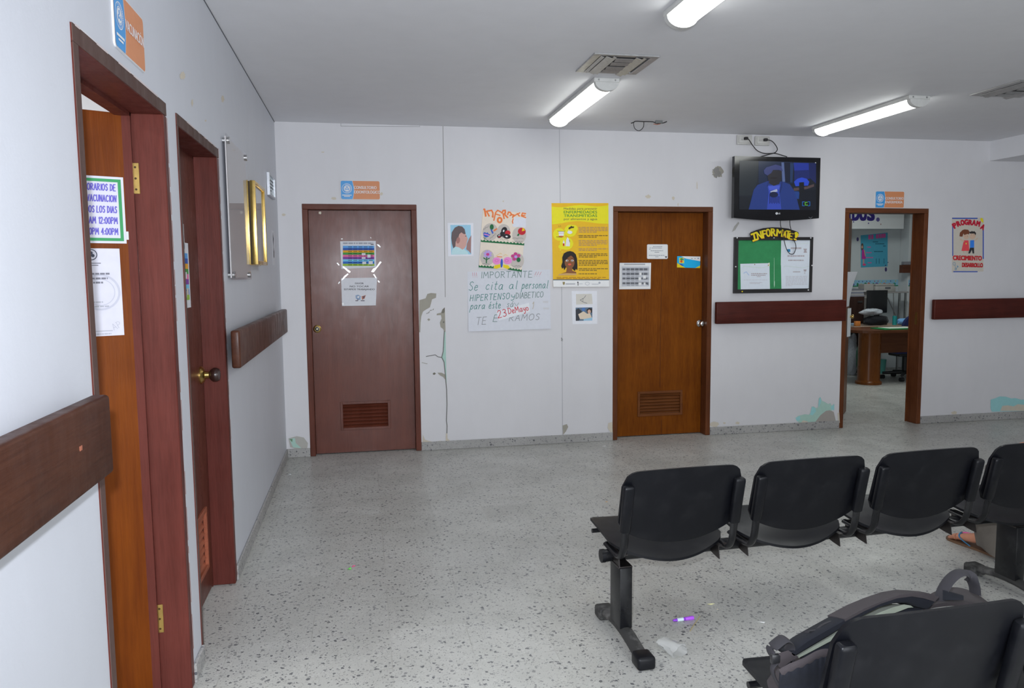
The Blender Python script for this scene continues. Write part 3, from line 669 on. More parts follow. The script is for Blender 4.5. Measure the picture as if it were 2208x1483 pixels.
rail('bump_rail', 'short brown wooden bump rail on the left wall between second door and corner', (.032, 3.82, 1.075), (.075, 6.15, 1.258), 'y', RAILY)
rail('bump_rail', 'dark red wooden bump rail below the green notice board', (3.81, D-.075, 1.040), (5.128, D-.032, 1.240), 'x', RAILX)
rail('bump_rail', 'dark red wooden bump rail below the programme poster right of open doorway', (6.075, D-.075, 1.032), (8.4, D-.032, 1.226), 'x', RAILX)
# ================================================================== SIGNS
BLUE = flat(66, 150, 214, 1.15, .35, .4); ORNG = flat(206, 136, 94, 1.15, .4, .3); WHT = flat(238, 238, 240, 1.0, .5); WHT2 = flat(232, 233, 238, .98, .55); PLATE = flat(225, 225, 228, 1, .4)
def sign(label, O, U, N, w, h, lines, lh, tx):
    """O = lower left corner; text lines on the orange field"""
    s = Sheet(local(O, U, (0, 0, 1), N), .0004, .006)
    def rr(x0, y0, x1, y1, r, m):
        P = []
        for cx, cy, a in ((x1-r, y1-r, 0), (x0+r, y1-r, 90), (x0+r, y0+r, 180), (x1-r, y0+r, 270)):
            for k in range(6): t = math.radians(a+90*k/5); P.append((cx+r*math.cos(t), cy+r*math.sin(t)))
        s.poly(P, m); return P
    P = rr(0, 0, w, h, .014, PLATE)
    f = s.f; s.mb.prism([f(x, y, .0003) for x, y in P], Vector(N).normalized()*.0055, PLATE); s.up()
    rr(.003, .003, w-.003, h-.003, .012, ORNG); s.up()
    q = w*.30
    P = [(.003, .015), (.006, .006), (.015, .003)]+[(q+.012*math.sin(math.pi*t/10)*1, .003+(h-.006)*t/10) for t in range(11)]+[(.015, h-.003), (.006, h-.006), (.003, h-.015)]
    s.poly(P, BLUE); s.up()
    s.line([(q+.012*math.sin(math.pi*t/10), .003+(h-.006)*t/10) for t in range(11)], .0022, WHT)
    # round emblem: two rings, a shield shape and ticks between the rings
    cx, cy, R = q*.54, h*.58, min(q*.42, h*.27)
    s.ring(cx, cy, R, R, R*.07, WHT); s.ring(cx, cy, R*.68, R*.68, R*.07, WHT)
    for k in range(22):
        t = math.radians(-200+k*10.5+90); s.line([(cx+R*.76*math.cos(t), cy+R*.76*math.sin(t)), (cx+R*.9*math.cos(t), cy+R*.9*math.sin(t))], R*.05, WHT)
    s.ell(cx, cy, R*.56, R*.56, WHT); s.up()
    for t in (90, 210, 330): s.ell(cx+R*.24*math.cos(math.radians(t)), cy+R*.24*math.sin(math.radians(t)), R*.19, R*.19, BLUE)
    s.up(); s.line([(cx, cy-R*.4), (cx, cy+R*.3)], R*.09, WHT); s.line([(cx-R*.25, cy-R*.12), (cx, cy+R*.05), (cx+R*.25, cy-R*.12)], R*.07, WHT)
    s.rect(q*.12, h*.205, q*.92, h*.225+.004, WHT); s.rect(q*.28, h*.14, q*.78, h*.158+.003, WHT)
    for (t, y, tw) in lines: s.text(t, tx, y, lh, WHT, tw, bold=.022, yf=1)
    return s.done('door_sign', label, 'sign', 'blue and orange door signs')
p = ony(735, 430, D); q = ony(820, 430, D); t = ony(736, 389, D)
w, h = q.x-p.x, t.z-p.z
sign('blue and orange sign reading CONSULTORIO ODONTOLÓGICO above the dental door', p, (1, 0, 0), (0, -1, 0), w, h, [('CONSULTORIO', h*.56, w*.57), ('ODONTOLÓGICO', h*.32, w*.66)], h*.155, w*.34)
p = ony(1886, 448, D); q = ony(1948, 450, D); t = ony(1887, 412, D); w, h = q.x-p.x, t.z-p.z
sign('blue and orange sign reading CONSULTORIO ENFERMERÍA above the open doorway', p, (1, 0, 0), (0, -1, 0), w, h, [('CONSULTORIO', h*.50, w*.63), ('ENFERMERÍA', h*.27, w*.60)], h*.15, w*.34)
sign('blue and orange sign reading VACUNACIÓN above the nearest left door', (0, 2.345, 2.160), (0, 1, 0), (1, 0, 0), .300, .165, [('VACUNACIÓN', .075, .185)], .030, .103)
# ================================================================== SHEETS ON THE DOORS
INK = flat(46, 44, 50, 1, .7, .1); INKG = flat(120, 120, 130, 1, .7, .1); INKL = flat(170, 172, 182, 1, .7, .1); PAPER = flat(228, 227, 240, .78, .6, .2); PAPERW = flat(225, 226, 232, 1.0, .6, .2)
def textlines(s, x0, x1, y0, y1, n, m, lw, seed=1, short=.7):
    """rows of print too small to read in the photograph: broken bars of word length"""
    rr = random.Random(seed)
    for i in range(n):
        y = y0+(y1-y0)*i/max(1, n-1); x = x0; e = x1 if i < n-1 else x0+(x1-x0)*short
        while x < e:
            ln = (x1-x0)*rr.uniform(.05, .16); s.rect(x, y-lw/2, min(x+ln, e), y+lw/2, m); x += ln+(x1-x0)*.022
# vaccination door: timetable notice and letter (the leaf plane)
def onleaf(px, py): return hit(px, py, *VACP)
def leafmap(o): return local(o, -LDIR, (0, 0, 1), LN)
tr, br = onleaf(271, 383), onleaf(273, 525); hgt = (tr.z-br.z)
tl = onleaf(189, 372); wv = (tr-tl).length
SW = .36
o = br+LDIR*SW
GRN = flat(52, 138, 84, 1.1, .6); PUR = flat(92, 84, 178, 1.1, .6)
s = Sheet(leafmap(o), .0004, .0015)
s.base(0, 0, SW, hgt, PAPER)
b = hgt*.045; g = hgt*.035
for r in ((g, g, SW-g, g+b), (g, hgt-g-b, SW-g, hgt-g), (g, g, g+b, hgt-g), (SW-g-b, g, SW-g, hgt-g)): s.rect(*r, GRN)
s.up()
rows = ['HORARIOS DE', 'VACUNACION', 'TODOS LOS DIAS', '8:00AM 12:00PM', '2:00PM 4:00PM']
for i, t in enumerate(rows):
    hh = hgt*.095; s.hand(t, SW-hgt*.115, hgt*(.79-.165*i), hh, hgt*.0145, PUR, wv*(.82, .76, .98, 1.02, .95)[i], yf=1, gap=.22, align='r', slant=.08)
s.done('notice_sheet', 'white notice with green border giving vaccination hours on the vaccination door', 'notice', 'paper notices on doors')
tr, br = onleaf(262, 536), onleaf(268, 722); hgt = tr.z-br.z; SW2 = .235; o = br+LDIR*SW2-Vector((0, 0, 0))
s = Sheet(leafmap(o), .0004, .0012); s.base(0, 0, SW2, hgt, PAPER)
LOGO = flat(70, 74, 90, 1, .7)
def lx(px, py): return (onleaf(px, py)-o).dot(-LDIR), onleaf(px, py).z-o.z
def lpr(px0, px1, py, w, m, seed):
    a0, a1 = lx(px0, py), lx(px1, py); textlines(s, max(.012, a0[0]), a1[0], a1[1], a1[1], 1, m, w, seed, 1)
cx, cy = lx(196, 549); R = .019
s.ring(cx, cy, R, R, .003, LOGO)
for t_ in (90, 210, 330): s.ell(cx+.006*math.cos(math.radians(t_)), cy+.006*math.sin(math.radians(t_)), .0055, .0055, LOGO)
s.rect(cx-.03, cy-.030, cx+.028, cy-.027, INKG); s.rect(cx-.02, cy-.037, cx+.02, cy-.034, INKG)
wx, wy = lx(216, 630)
for R2 in (.062, .046): s.ring(wx, wy, R2, R2, .007 if R2 > .06 else .003, flat(206, 207, 222, .78, .6))
s.up()
for (p1, py, i) in ((236, 590, 1), (232, 600, 2), (222, 609, 3)): lpr(150, p1, py, .006, INKG, i)
for (p1, py, i) in ((222, 651, 5), (235, 660, 6), (203, 670, 7)): lpr(150, p1, py, .005, INKL, i)
q0, q1 = lx(190, 716), lx(243, 716); s.rect(q0[0], q0[1], q1[0], q0[1]+.003, INKL); lpr(190, 240, 719, .004, INKL, 8)
hx, hy = lx(246, 712); s.hand('AP', hx, hy, .022, .0012, INKL, yf=1, rot=25)
s.done('letter_sheet', 'white printed letter with round logo taped below the vaccination hours notice', 'paper', 'paper notices on doors')
mb = MB(); c = onleaf(277, 508); MM2 = Matrix((-LDIR, LN, Vector((0, 0, 1)))).transposed().to_4x4(); MM2.translation = c
mb.box((-.008, .0004, -.014), (.008, .0015, .014), flat(200, 205, 205, 1, .3), 0, 1, MM2); tag(mb.build('tape', smooth=False), 'small strip of clear tape beside the vaccination hours notice', 'tape')
# second left door
def col_calendar(s, x0, y0, x1, y1, d=1, seed=0):
    cols = [(96, 160, 222), (48, 88, 170), (224, 160, 40), (70, 150, 70), (222, 110, 160), (128, 66, 160), (120, 196, 230), (44, 104, 190), (150, 186, 70)]
    n = len(cols); h = (y1-y0)/n
    for i, c in enumerate(cols): s.rect(x0, y0+i*h, x1, y0+(i+1)*h, flat(*c, 1.1, .6))
    s.up()
    for i, c in enumerate(cols):
        dk = flat(*[int(v*.72) for v in c], 1.1, .6)
        for k in range(5):
            a = x0+(x1-x0)*(.17+.165*k); s.rect(a, y0+i*h+h*.25, a+(x1-x0)*.12, y0+i*h+h*.75, dk)
    s.up()
    w = x1-x0
    for (a, b, c, e) in ((.60, 3.3, .72, 4.2), (.60, 5.1, .72, 5.8), (.78, 3.9, .88, 5.3), (.62, 7.1, .74, 8.2), (.82, 6.8, .95, 8.3)): s.rect(x0+w*a, y0+h*b, x0+w*c, y0+h*e, PAPERW)
L2P = lambda o: local(o, (0, 1, 0), (0, 0, 1), (1, 0, 0))
a = onx(412, 662, XL2); t = onx(407, 553, XL2)
wd = .36; hh = .285; z0 = a.z; y1 = 3.625
s = Sheet(L2P((XL2, y1-wd, z0)), .0004, .0015); s.base(0, 0, wd, hh, PAPERW)
s.text('', 0, 0, .01, INK); textlines(s, .05, wd-.05, hh-.025, hh-.025, 1, INKG, .012, 4, .9)
for k, c in enumerate([(96, 160, 222), (48, 88, 170), (224, 160, 40), (70, 150, 70), (222, 110, 160), (128, 66, 160), (120, 196, 230), (44, 104, 190), (150, 186, 70)]):
    h = hh*.72/9; s.rect(.02, hh*.84-h*(k+1), wd-.02, hh*.84-h*k, flat(*c, 1.1, .6))
s.up()
for (x, y, c) in ((.27, .45, PAPERW), (.24, .37, BEIGE), (.25, .16, PAPERW), (.29, .2, BEIGE)): s.rect(x, hh*y, x+.035, hh*(y+.1), c)
s.done('schedule_sheet', 'coloured timetable sheet taped on the second left door', 'schedule', 'colour timetables taped on doors')
t = onx(399, 497, XL2); bt = onx(400, 539, XL2); hh = .115; wd = .2; y1 = 3.56
s = Sheet(L2P((XL2, y1-wd, bt.z-.003)), .0004, .0012); s.base(0, 0, wd, hh, PAPERW, th=.001)
textlines(s, .06, wd-.03, hh*.85, hh*.2, 4, INKG, .008, 9, .6); s.ell(wd-.013, .02, .009, .016, flat(50, 60, 80, 1, .6))
s.done('notice_card', 'small white card above the coloured timetable on second left door', 'notice', 'paper notices on doors')
# dental door
YD = D+.055; PD = ((0, YD, 0), (0, -1, 0))
s = Sheet(crop(700, 370, 860, 765, *PD), .0004, .0015)
s.base(0, 0, 0, 0, PAPERW, quad=[(160, 718), (527, 714), (532, 985), (172, 1003)])
textlines(s, 190, 500, 738, 738, 1, INKL, 16, 2, 1); s.rect(475, 746, 505, 756, INKG)
col_calendar(s, 188, 764, 512, 972)
o1 = s.done('schedule_sheet', 'coloured timetable sheet taped on the dental door above a white notice', 'schedule', 'colour timetables taped on doors')
s = Sheet(crop(700, 370, 860, 765, *PD), .0004, .0015)
s.base(0, 0, 0, 0, PAPERW, quad=[(170, 1098), (540, 1092), (528, 1378), (180, 1384)])
for t, y, w in (('FAVOR', 1160, 88), ('NO TOCAR', 1191, 196), ('ESTAMOS TRABAJANDO', 1221, 315)): s.text(t, 358, y, 17, INK, w, bold=.02, align='c')
# a small tinted clip-art of two figures
CA = flat(150, 170, 200, 1, .6); CB = flat(90, 80, 96, 1, .6); CR = flat(190, 130, 110, 1, .6)
s.poly([(318, 1275), (345, 1268), (372, 1282), (368, 1320), (340, 1322), (322, 1306)], CA); s.poly([(380, 1285), (425, 1272), (412, 1308), (386, 1322)], CR); s.up()
s.poly([(330, 1290), (360, 1280), (350, 1305)], WHT); s.poly([(392, 1290), (418, 1277), (402, 1310)], CB); s.rect(318, 1326, 342, 1334, CB); s.rect(372, 1326, 412, 1334, CB); s.rect(340, 1312, 346, 1330, CB)
o2 = s.done('notice_sheet', 'white notice ESTAMOS TRABAJANDO taped on the dental door', 'notice', 'paper notices on doors')
TAPE = flat(245, 246, 250, 1.1, .12, .8)
for par, quads in ((o1, ([(182, 982), (195, 976), (268, 1032), (254, 1042)], [(122, 942), (135, 938), (155, 964), (145, 968)], [(572, 924), (588, 932), (505, 1036), (480, 1032), (500, 1000), (530, 985)], [(536, 748), (560, 752), (580, 778), (568, 780), (548, 764)], [(168, 690), (186, 688), (186, 698), (170, 698)], [(470, 672), (482, 684), (474, 688)])),
                   (o2, ([(236, 1050), (246, 1058), (182, 1118), (170, 1120), (200, 1078)], [(150, 1132), (160, 1136), (146, 1158), (138, 1154)], [(500, 1060), (512, 1056), (536, 1096), (526, 1098)], [(552, 1118), (570, 1136), (560, 1146), (546, 1126)], [(178, 1355), (196, 1352), (194, 1376), (180, 1372)]))):
    for qd in quads:
        s = Sheet(crop(700, 370, 860, 765, *PD), .0003, .0035); s.poly(qd, TAPE)
        q = [s.f(x, y, .0005) for x, y in qd]; s.mb.prism(q, (0, -.0025, 0), TAPE); s.done('tape_strip', 'glossy clear tape strip', None, parent=par)
s = Sheet(crop(700, 370, 860, 765, *PD), .0003, .0012)
# orange door
P4 = ((0, YL4, 0), (0, -1, 0)); c4 = crop(1320, 510, 1540, 1554, *P4)
G1 = flat(92, 94, 100, 1.5, .6); G2 = flat(150, 152, 158, 1.5, .6); PP4 = flat(206, 208, 216, 1.5, .6)
s = Sheet(c4, .0004, .0015); s.base(0, 0, 0, 0, PP4, quad=[(112, 400), (592, 400), (583, 798), (106, 802)])
s.rect(180, 412, 500, 432, G2); s.rect(145, 455, 562, 758, flat(176, 178, 184, 1.5, .6)); s.up()
for y0, y1 in ((478, 518), (548, 586), (620, 655), (692, 728)):
    s.rect(150, y0, 555, y1, G2); s.up()
    for k in range(5): s.rect(215+k*66, y0+4, 215+k*66+54, y1-4, G1)
    s.ell(178, (y0+y1)/2, 22, 14, G1)
for y in (532, 604, 672, 742):
    for k in range(3): s.rect(220+k*66, y-8, 268+k*66, y+8, G2)
s.up()
for r in ((412, 548, 445, 590), (468, 592, 512, 640), (398, 620, 440, 665), (398, 700, 445, 742), (480, 700, 505, 742)): s.rect(*r, PP4)
s.up(); s.poly([(455, 700), (480, 700), (466, 725)], G1); s.poly([(500, 720), (545, 695), (548, 740), (530, 730)], G1)
s.done('schedule_sheet', 'black and white timetable sheet on the orange brown door', 'schedule')
s = Sheet(c4, .0004, .0015)
def rrect(s, x0, y0, x1, y1, r, m):
    P = []
    for cx, cy, a in ((x1-r, y1-r, 0), (x0+r, y1-r, 90), (x0+r, y0+r, 180), (x1-r, y0+r, 270)):
        for k in range(5): t = math.radians(a+90*k/4); P.append((cx+r*math.cos(t), cy+r*math.sin(t)))
    s.poly(P, m); return P
P = rrect(s, 530, 118, 846, 340, 18, PP4); s.mb.prism([s.f(x, y, .0003) for x, y in P], (0, -.0008, 0), PP4); s.up()
for y, a, b in ((152, 620, 760), (174, 600, 755), (216, 585, 775), (240, 645, 715), (286, 560, 800), (308, 655, 705)): textlines(s, a, b, y, y, 1, G2, 12, y, 1)
s.hand('2', 565, 195, 30, 3, G1, slant=.2); s.poly([(800, 300), (835, 295), (830, 325), (812, 326)], G1)
s.done('notice_card', 'small white rounded card at the top of the orange brown door', 'notice')
s = Sheet(c4, .0004, .0015); LB = flat(20, 148, 204, 1.7, .5); YE = flat(236, 178, 20, 1.6, .5)
s.base(0, 0, 0, 0, LB, quad=[(990, 298), (1342, 304), (1336, 480), (986, 470)])
s.poly([(1050, 299), (1342, 304), (1340, 375), (1230, 355), (1120, 335)], PP4); s.poly([(987, 400), (1090, 462), (1110, 474), (986, 470)], YE); s.poly([(1338, 440), (1336, 480), (1265, 478)], YE); s.up()
s.poly([(1015, 415), (1050, 412), (1090, 440), (1060, 446)], flat(30, 80, 170, 1.5, .5)); s.rect(1020, 322, 1094, 405, flat(226, 190, 60, 1.5, .5)); s.up()
s.ell(1055, 345, 22, 18, flat(70, 140, 60, 1.4, .5)); s.ell(1052, 378, 18, 18, flat(200, 70, 40, 1.4, .5)); s.ell(1080, 350, 10, 12, flat(30, 110, 170, 1.4, .5)); s.rect(1200, 328, 1225, 340, G2); s.rect(1252, 328, 1268, 340, G2); s.ell(1308, 332, 8, 8, flat(70, 90, 150, 1.4, .5))
s.done('sticker', 'blue and yellow sticker on the right side of the orange brown door', 'sticker')
# ================================================================== POSTERS ON THE BACK WALL
# baby photograph
s = Sheet(crop(940, 420, 1340, 1977, *BACK), .0004, .0015); s.base(0, 0, 0, 0, flat(214, 215, 226, 1.25, .5), quad=[(125, 300), (398, 300), (400, 650), (130, 655)])
SKY = flat(142, 190, 214, 1.25, .4); SKIN = flat(190, 146, 136, 1.3, .4); HAIR = flat(96, 82, 84, 1.2, .5)
s.poly([(153, 321), (370, 320), (376, 634), (162, 636)], SKY); s.up()
s.poly([(190, 560), (240, 548), (300, 580), (340, 610), (345, 634), (165, 634), (172, 590)], flat(176, 208, 214, 1.25, .4))
s.poly([(376, 430), (350, 470), (330, 520), (322, 580), (350, 600), (372, 628)], flat(150, 112, 108, 1.2, .4)); s.up()
s.poly([(205, 470), (220, 420), (262, 385), (310, 400), (328, 445), (340, 470), (330, 500), (324, 535), (312, 560), (285, 585), (245, 560), (205, 550)], SKIN); s.up()
s.poly([(170, 520), (163, 460), (168, 400), (200, 350), (240, 330), (280, 338), (305, 365), (316, 415), (300, 420), (270, 400), (248, 420), (240, 450), (225, 470), (210, 500), (206, 552), (185, 570)], HAIR)
s.ell(236, 485, 20, 34, flat(160, 108, 100, 1.2, .4), 10); s.ell(318, 440, 8, 5, HAIR)
s.done('photograph', 'colour photograph of a baby in profile left of the handmade poster', 'photo')
# handmade INFORMATE poster with flowers
A = crop(1020, 440, 1150, 1205, *BACK)
curl = lambda x, y: .004*max(0, (y-150)/1200)
s = Sheet(crop(1020, 440, 1150, 1205, *BACK, curl=curl), .0004, .003)
CRM = flat(218, 206, 192, 1.28, .7); GRY = flat(186, 178, 172, 1.28, .7)
s.base(0, 0, 0, 0, CRM, quad=[(192, 125), (1060, 175), (968, 1340), (115, 1250)])
ORA = flat(236, 118, 62, 1.28, .6); DG = flat(30, 104, 62, 1.2, .6); BK = flat(40, 38, 44, 1, .6); RD = flat(184, 36, 48, 1.25, .6); BL = flat(52, 92, 186, 1.2, .6); PK = flat(222, 134, 196, 1.28, .6); LIL = flat(176, 152, 214, 1.28, .6); YL = flat(230, 196, 30, 1.28, .6); MAG = flat(188, 62, 132, 1.25, .6)
for c in ((340, 560, 155, 180, 10), (610, 540, 130, 140, 0), (920, 620, 140, 165, 0), (280, 1070, 140, 160, 0), (880, 1130, 135, 160, 0)): s.ell(*c[:4], GRY, c[4])
s.up(); s.poly([(820, 260), (1055, 275), (1052, 465), (800, 455), (785, 420), (800, 370)], flat(206, 208, 218, 1.28, .6)); s.up()
s.line([(228, 105), (240, 160), (252, 240)], 34, ORA); s.ell(222, 105, 22, 18, ORA)
s.line([(268, 140), (320, 240)], 30, ORA); s.line([(285, 140), (370, 125), (395, 175), (395, 260)], 30, ORA); s.line([(395, 260), (385, 240)], 30, ORA)
s.line([(415, 325), (450, 170), (490, 125), (540, 150), (575, 175)], 26, ORA); s.line([(460, 200), (540, 225)], 22, ORA); s.ring(530, 320, 58, 66, 38, ORA)
s.line([(575, 180), (600, 130), (640, 125), (645, 180), (600, 200)], 30, ORA); s.line([(600, 200), (620, 290)], 28, ORA); s.line([(625, 200), (690, 270)], 32, ORA)
s.line([(690, 210), (705, 160), (740, 165), (770, 210), (735, 230)], 28, ORA); s.line([(770, 210), (815, 220), (790, 265)], 30, ORA)
s.line([(820, 240), (860, 210), (935, 175)], 22, ORA); s.line([(880, 190), (925, 240)], 26, ORA); s.line([(800, 295), (782, 350), (795, 385)], 20, ORA)
s.line([(1050, 190), (985, 180), (965, 235), (1050, 270)], 26, ORA); s.line([(975, 225), (1040, 225)], 22, ORA)
def grass(x0, y0, x1, y1, n, h, m):
    P = [(x0, y0+h*.3), (x1, y1+h*.3)]
    T = []
    for k in range(n, -1, -1):
        t = k/n; x, y = x0+(x1-x0)*t, y0+(y1-y0)*t; T.append((x, y-h*(.25 if k % 2 else .8)))
    s.poly(P+T, m)
s.up(); grass(155, 742, 1020, 812, 26, 45, DG); grass(112, 1250, 410, 1268, 10, 45, DG); grass(690, 1295, 972, 1338, 10, 45, DG)
s.ell(372, 458, 40, 56, DG); s.poly([(345, 510), (372, 505), (408, 575), (385, 598)], BL); s.poly([(400, 545), (412, 515), (470, 480), (485, 495), (435, 540)], ORA)
s.poly([(205, 575), (235, 560), (260, 580), (290, 565), (310, 595), (348, 605), (300, 655), (255, 668), (212, 640)], BL); s.up(); s.line([(225, 600), (315, 625)], 18, PK); s.line([(235, 668), (225, 720)], 10, DG); s.line([(235, 690), (200, 668)], 8, DG); s.line([(235, 690), (270, 705)], 8, DG)
s.ell(620, 530, 58, 75, BK, 20); s.ell(690, 575, 55, 50, RD); s.up(); s.ell(672, 645, 80, 48, BK, 8); s.ell(520, 640, 42, 40, BK); s.ell(575, 600, 40, 50, BK); s.up(); s.ell(608, 535, 16, 24, WHT, 20); s.ell(668, 648, 24, 16, WHT, 10); s.ell(510, 628, 8, 14, WHT); s.ell(532, 620, 8, 14, WHT); s.ell(522, 655, 22, 12, RD)
s.ell(972, 545, 78, 72, RD, 10); s.up(); s.poly([(990, 470), (1038, 525), (970, 545)], YL); s.poly([(905, 585), (925, 600), (908, 640), (872, 628)], DG)
for k in range(8): t = math.radians(k*45+20); s.ell(290+58*math.cos(t), 1005+58*math.sin(t), 30, 20, LIL, math.degrees(t))
s.up(); s.ell(290, 1005, 32, 28, MAG); s.line([(270, 1060), (262, 1180)], 20, DG); s.poly([(262, 1120), (205, 1085), (198, 1062), (240, 1080)], DG); s.poly([(268, 1120), (330, 1085), (335, 1068), (290, 1085)], DG)
s.ell(470, 1135, 82, 72, PK); s.ell(690, 1130, 85, 72, PK); s.poly([(405, 1280), (430, 1225), (545, 1200), (545, 1262), (470, 1292)], YL); s.poly([(598, 1205), (700, 1225), (735, 1270), (690, 1298), (600, 1262)], YL); s.up()
s.ell(568, 1180, 24, 90, BL, 3); s.ring(468, 1128, 34, 26, 5, MAG); s.ring(668, 1128, 34, 26, 5, MAG); s.line([(480, 1048), (575, 1055)], 14, ORA); s.line([(450, 1040), (500, 1010), (545, 975), (570, 1000)], 7, flat(226, 190, 110, 1.28, .6)); s.line([(600, 1040), (640, 1005), (690, 1030)], 7, flat(226, 190, 110, 1.28, .6))
for k in range(5): t = math.radians(k*72-95); s.ell(850+62*math.cos(t), 1050+55*math.sin(t), 36, 32, MAG)
s.up(); s.ell(850, 1052, 30, 28, LIL); s.ell(905, 1112, 40, 46, DG)
HW = flat(96, 88, 88, 1.1, .8)
for (x0, y0, x1, y1) in ((200, 510, 305, 440), (330, 690, 460, 590), (540, 700, 710, 725), (780, 685, 1005, 690), (785, 750, 990, 755), (180, 1195, 325, 1198), (735, 1225, 960, 1240)):
    n = 9; P = [(x0+(x1-x0)*k/n+random.uniform(-3, 3), y0+(y1-y0)*k/n+random.choice((-11, 9))) for k in range(n+1)]; s.line(P, 4, HW)
s.done('handmade_poster', 'cream handmade poster with orange lettering, flowers, ladybird and butterfly', 'poster')
# IMPORTANTE sheet
curl = lambda x, y: .010*max(0, (y-830)/620)**2
s = Sheet(crop(940, 420, 1340, 1977, *BACK, curl=curl), .0004, .0012)
s.base(0, 0, 0, 0, flat(208, 210, 218, 1.17, .6), quad=[(335, 820), (1215, 795), (1222, 1425), (345, 1455)])
GP = flat(112, 136, 132, 1.15, .7); GP2 = flat(70, 128, 122, 1.2, .7); RP = flat(200, 120, 130, 1.2, .7); GG = flat(140, 142, 146, 1.2, .7)
s.hand('IMPORTANTE', 478, 888, 66, 6, GP, 545, slant=.06, gap=.22, rot=-1); s.hand('!!!', 390, 878, 50, 4, RP, 48, slant=-.1); s.hand('!!!', 1040, 870, 50, 4, RP, 60, slant=.25)
s.hand('Se', 345, 1020, 95, 6, GP2, 95, slant=.2); s.hand('cita', 525, 1010, 92, 6, GP2, 185, slant=.22); s.hand('al', 775, 1003, 84, 6, GP2, 85, slant=.15); s.hand('personal', 912, 1000, 80, 6, GP2, 275, slant=.25, rot=-1)
s.hand('HIPERTENSO', 362, 1132, 64, 6, GP2, 420, slant=.18, rot=-3.2, gap=.25); s.hand('y', 800, 1100, 60, 6, GP2, 36, slant=.1); s.hand('DIABETICO', 850, 1105, 60, 6, GP, 290, slant=.15, rot=-3)
s.hand('para', 362, 1220, 72, 6, GP2, 155, slant=.3, rot=-2); s.hand('éste', 560, 1212, 76, 6, GP2, 125, slant=.2, rot=-2); s.hand('sá', 752, 1196, 66, 5, GP, 70, slant=.2)
s.line([(835, 1150), (860, 1190), (880, 1150)], 4, GP); s.line([(1030, 1160), (1042, 1140), (1038, 1185), (1030, 1215)], 8, flat(186, 180, 170, 1.2, .7))
s.hand('TE', 425, 1385, 78, 6, GG, 105, slant=.2, rot=-4); s.hand('E', 605, 1350, 72, 6, GP, 45, slant=.2); s.hand('RAMOS', 775, 1345, 66, 6, GG, 320, slant=.18, rot=-2.5)
for a in ((1138, 1130, 1195, 1150), (1142, 1200, 1205, 1220)): s.rect(*a, flat(196, 196, 200, 1.25, .7))
o = s.done('handwritten_sheet', 'large white handwritten sheet headed IMPORTANTE taped below the cream poster', 'poster')
s = Sheet(crop(940, 420, 1340, 1977, *BACK, curl=curl), .0005, .006)
s.base(0, 0, 0, 0, flat(214, 216, 224, 1.28, .6), quad=[(640, 1240), (990, 1150), (1000, 1245), (665, 1340)], nu=4, nv=2)
RDD = flat(196, 48, 62, 1.2, .7)
s.hand('23', 660, 1312, 78, 7, RDD, 90, rot=-13, slant=.1); s.hand('DeMayo', 772, 1268, 62, 6.5, RDD, 215, rot=-10, gap=.16)
s.done('date_strip', 'white strip with red handwritten date', None, parent=o)
# yellow poster
curl = lambda x, y: .012*max(0, (y-40)/930)**2
s = Sheet(crop(1180, 430, 1340, 818, *BACK, curl=curl), .0004, .0012)
Y0 = flat(228, 172, 30, 1.32, .5, .3); Y1 = flat(238, 208, 32, 1.32, .5, .3); Y2 = flat(232, 160, 34, 1.32, .5, .3)
s.base(0, 0, 0, 0, Y0, quad=[(46, 40), (674, 40), (678, 960), (62, 962)], nu=6, nv=16)
def strip(P, m, n=12): s.poly(P, m)
s.poly([(48, 80)]+[(48+626*k/12, 78+10*math.sin(k*.8)-14*(k/12)) for k in range(13)]+[(674, 268)]+[(674-622*k/12, 268+8*math.sin(k*.7)-22*math.sin(k*math.pi/12)) for k in range(13)], Y1)
s.poly([(60, 884), (677, 884), (678, 960), (62, 962)], flat(222, 224, 232, 1.3, .5)); s.up(2); s.poly([(60, 880), (677, 880), (677, 890), (60, 890)], flat(92, 104, 108, 1.2, .5))
for e in ((130, 385, 68, 70), (255, 345, 68, 68), (210, 485, 75, 70), (290, 320, 45, 40), (160, 520, 40, 28), (133, 528, 10, 10), (143, 556, 9, 8), (162, 580, 7, 6)): s.ell(*e, Y1)
s.up()
NV = flat(96, 100, 72, 1.2, .6); GR2 = flat(60, 136, 60, 1.25, .6)
s.text('Medidas para prevenir', 182, 112, 22, NV, 368, bold=.01); s.text('ENFERMEDADES', 182, 154, 30, GR2, 366, bold=.02); s.text('TRANSMITIDAS', 182, 193, 29, GR2, 366, bold=.02); s.text('por alimentos y agua', 182, 226, 22, NV, 368, bold=.012)
TX = [flat(176, 138, 92, 1.25, .6), flat(128, 104, 48, 1.2, .6)]
y = 308
for n, dk in ((4, 0), (2, 1), (4, 0), (2, 0), (3, 1), (4, 1), (2, 1), (1, 1)):
    textlines(s, 345, 664, y, y+17*(n-1), n, TX[dk], 9, int(y), .62); s.ell(337, y, 3, 3, TX[dk]); y += 17*n+22
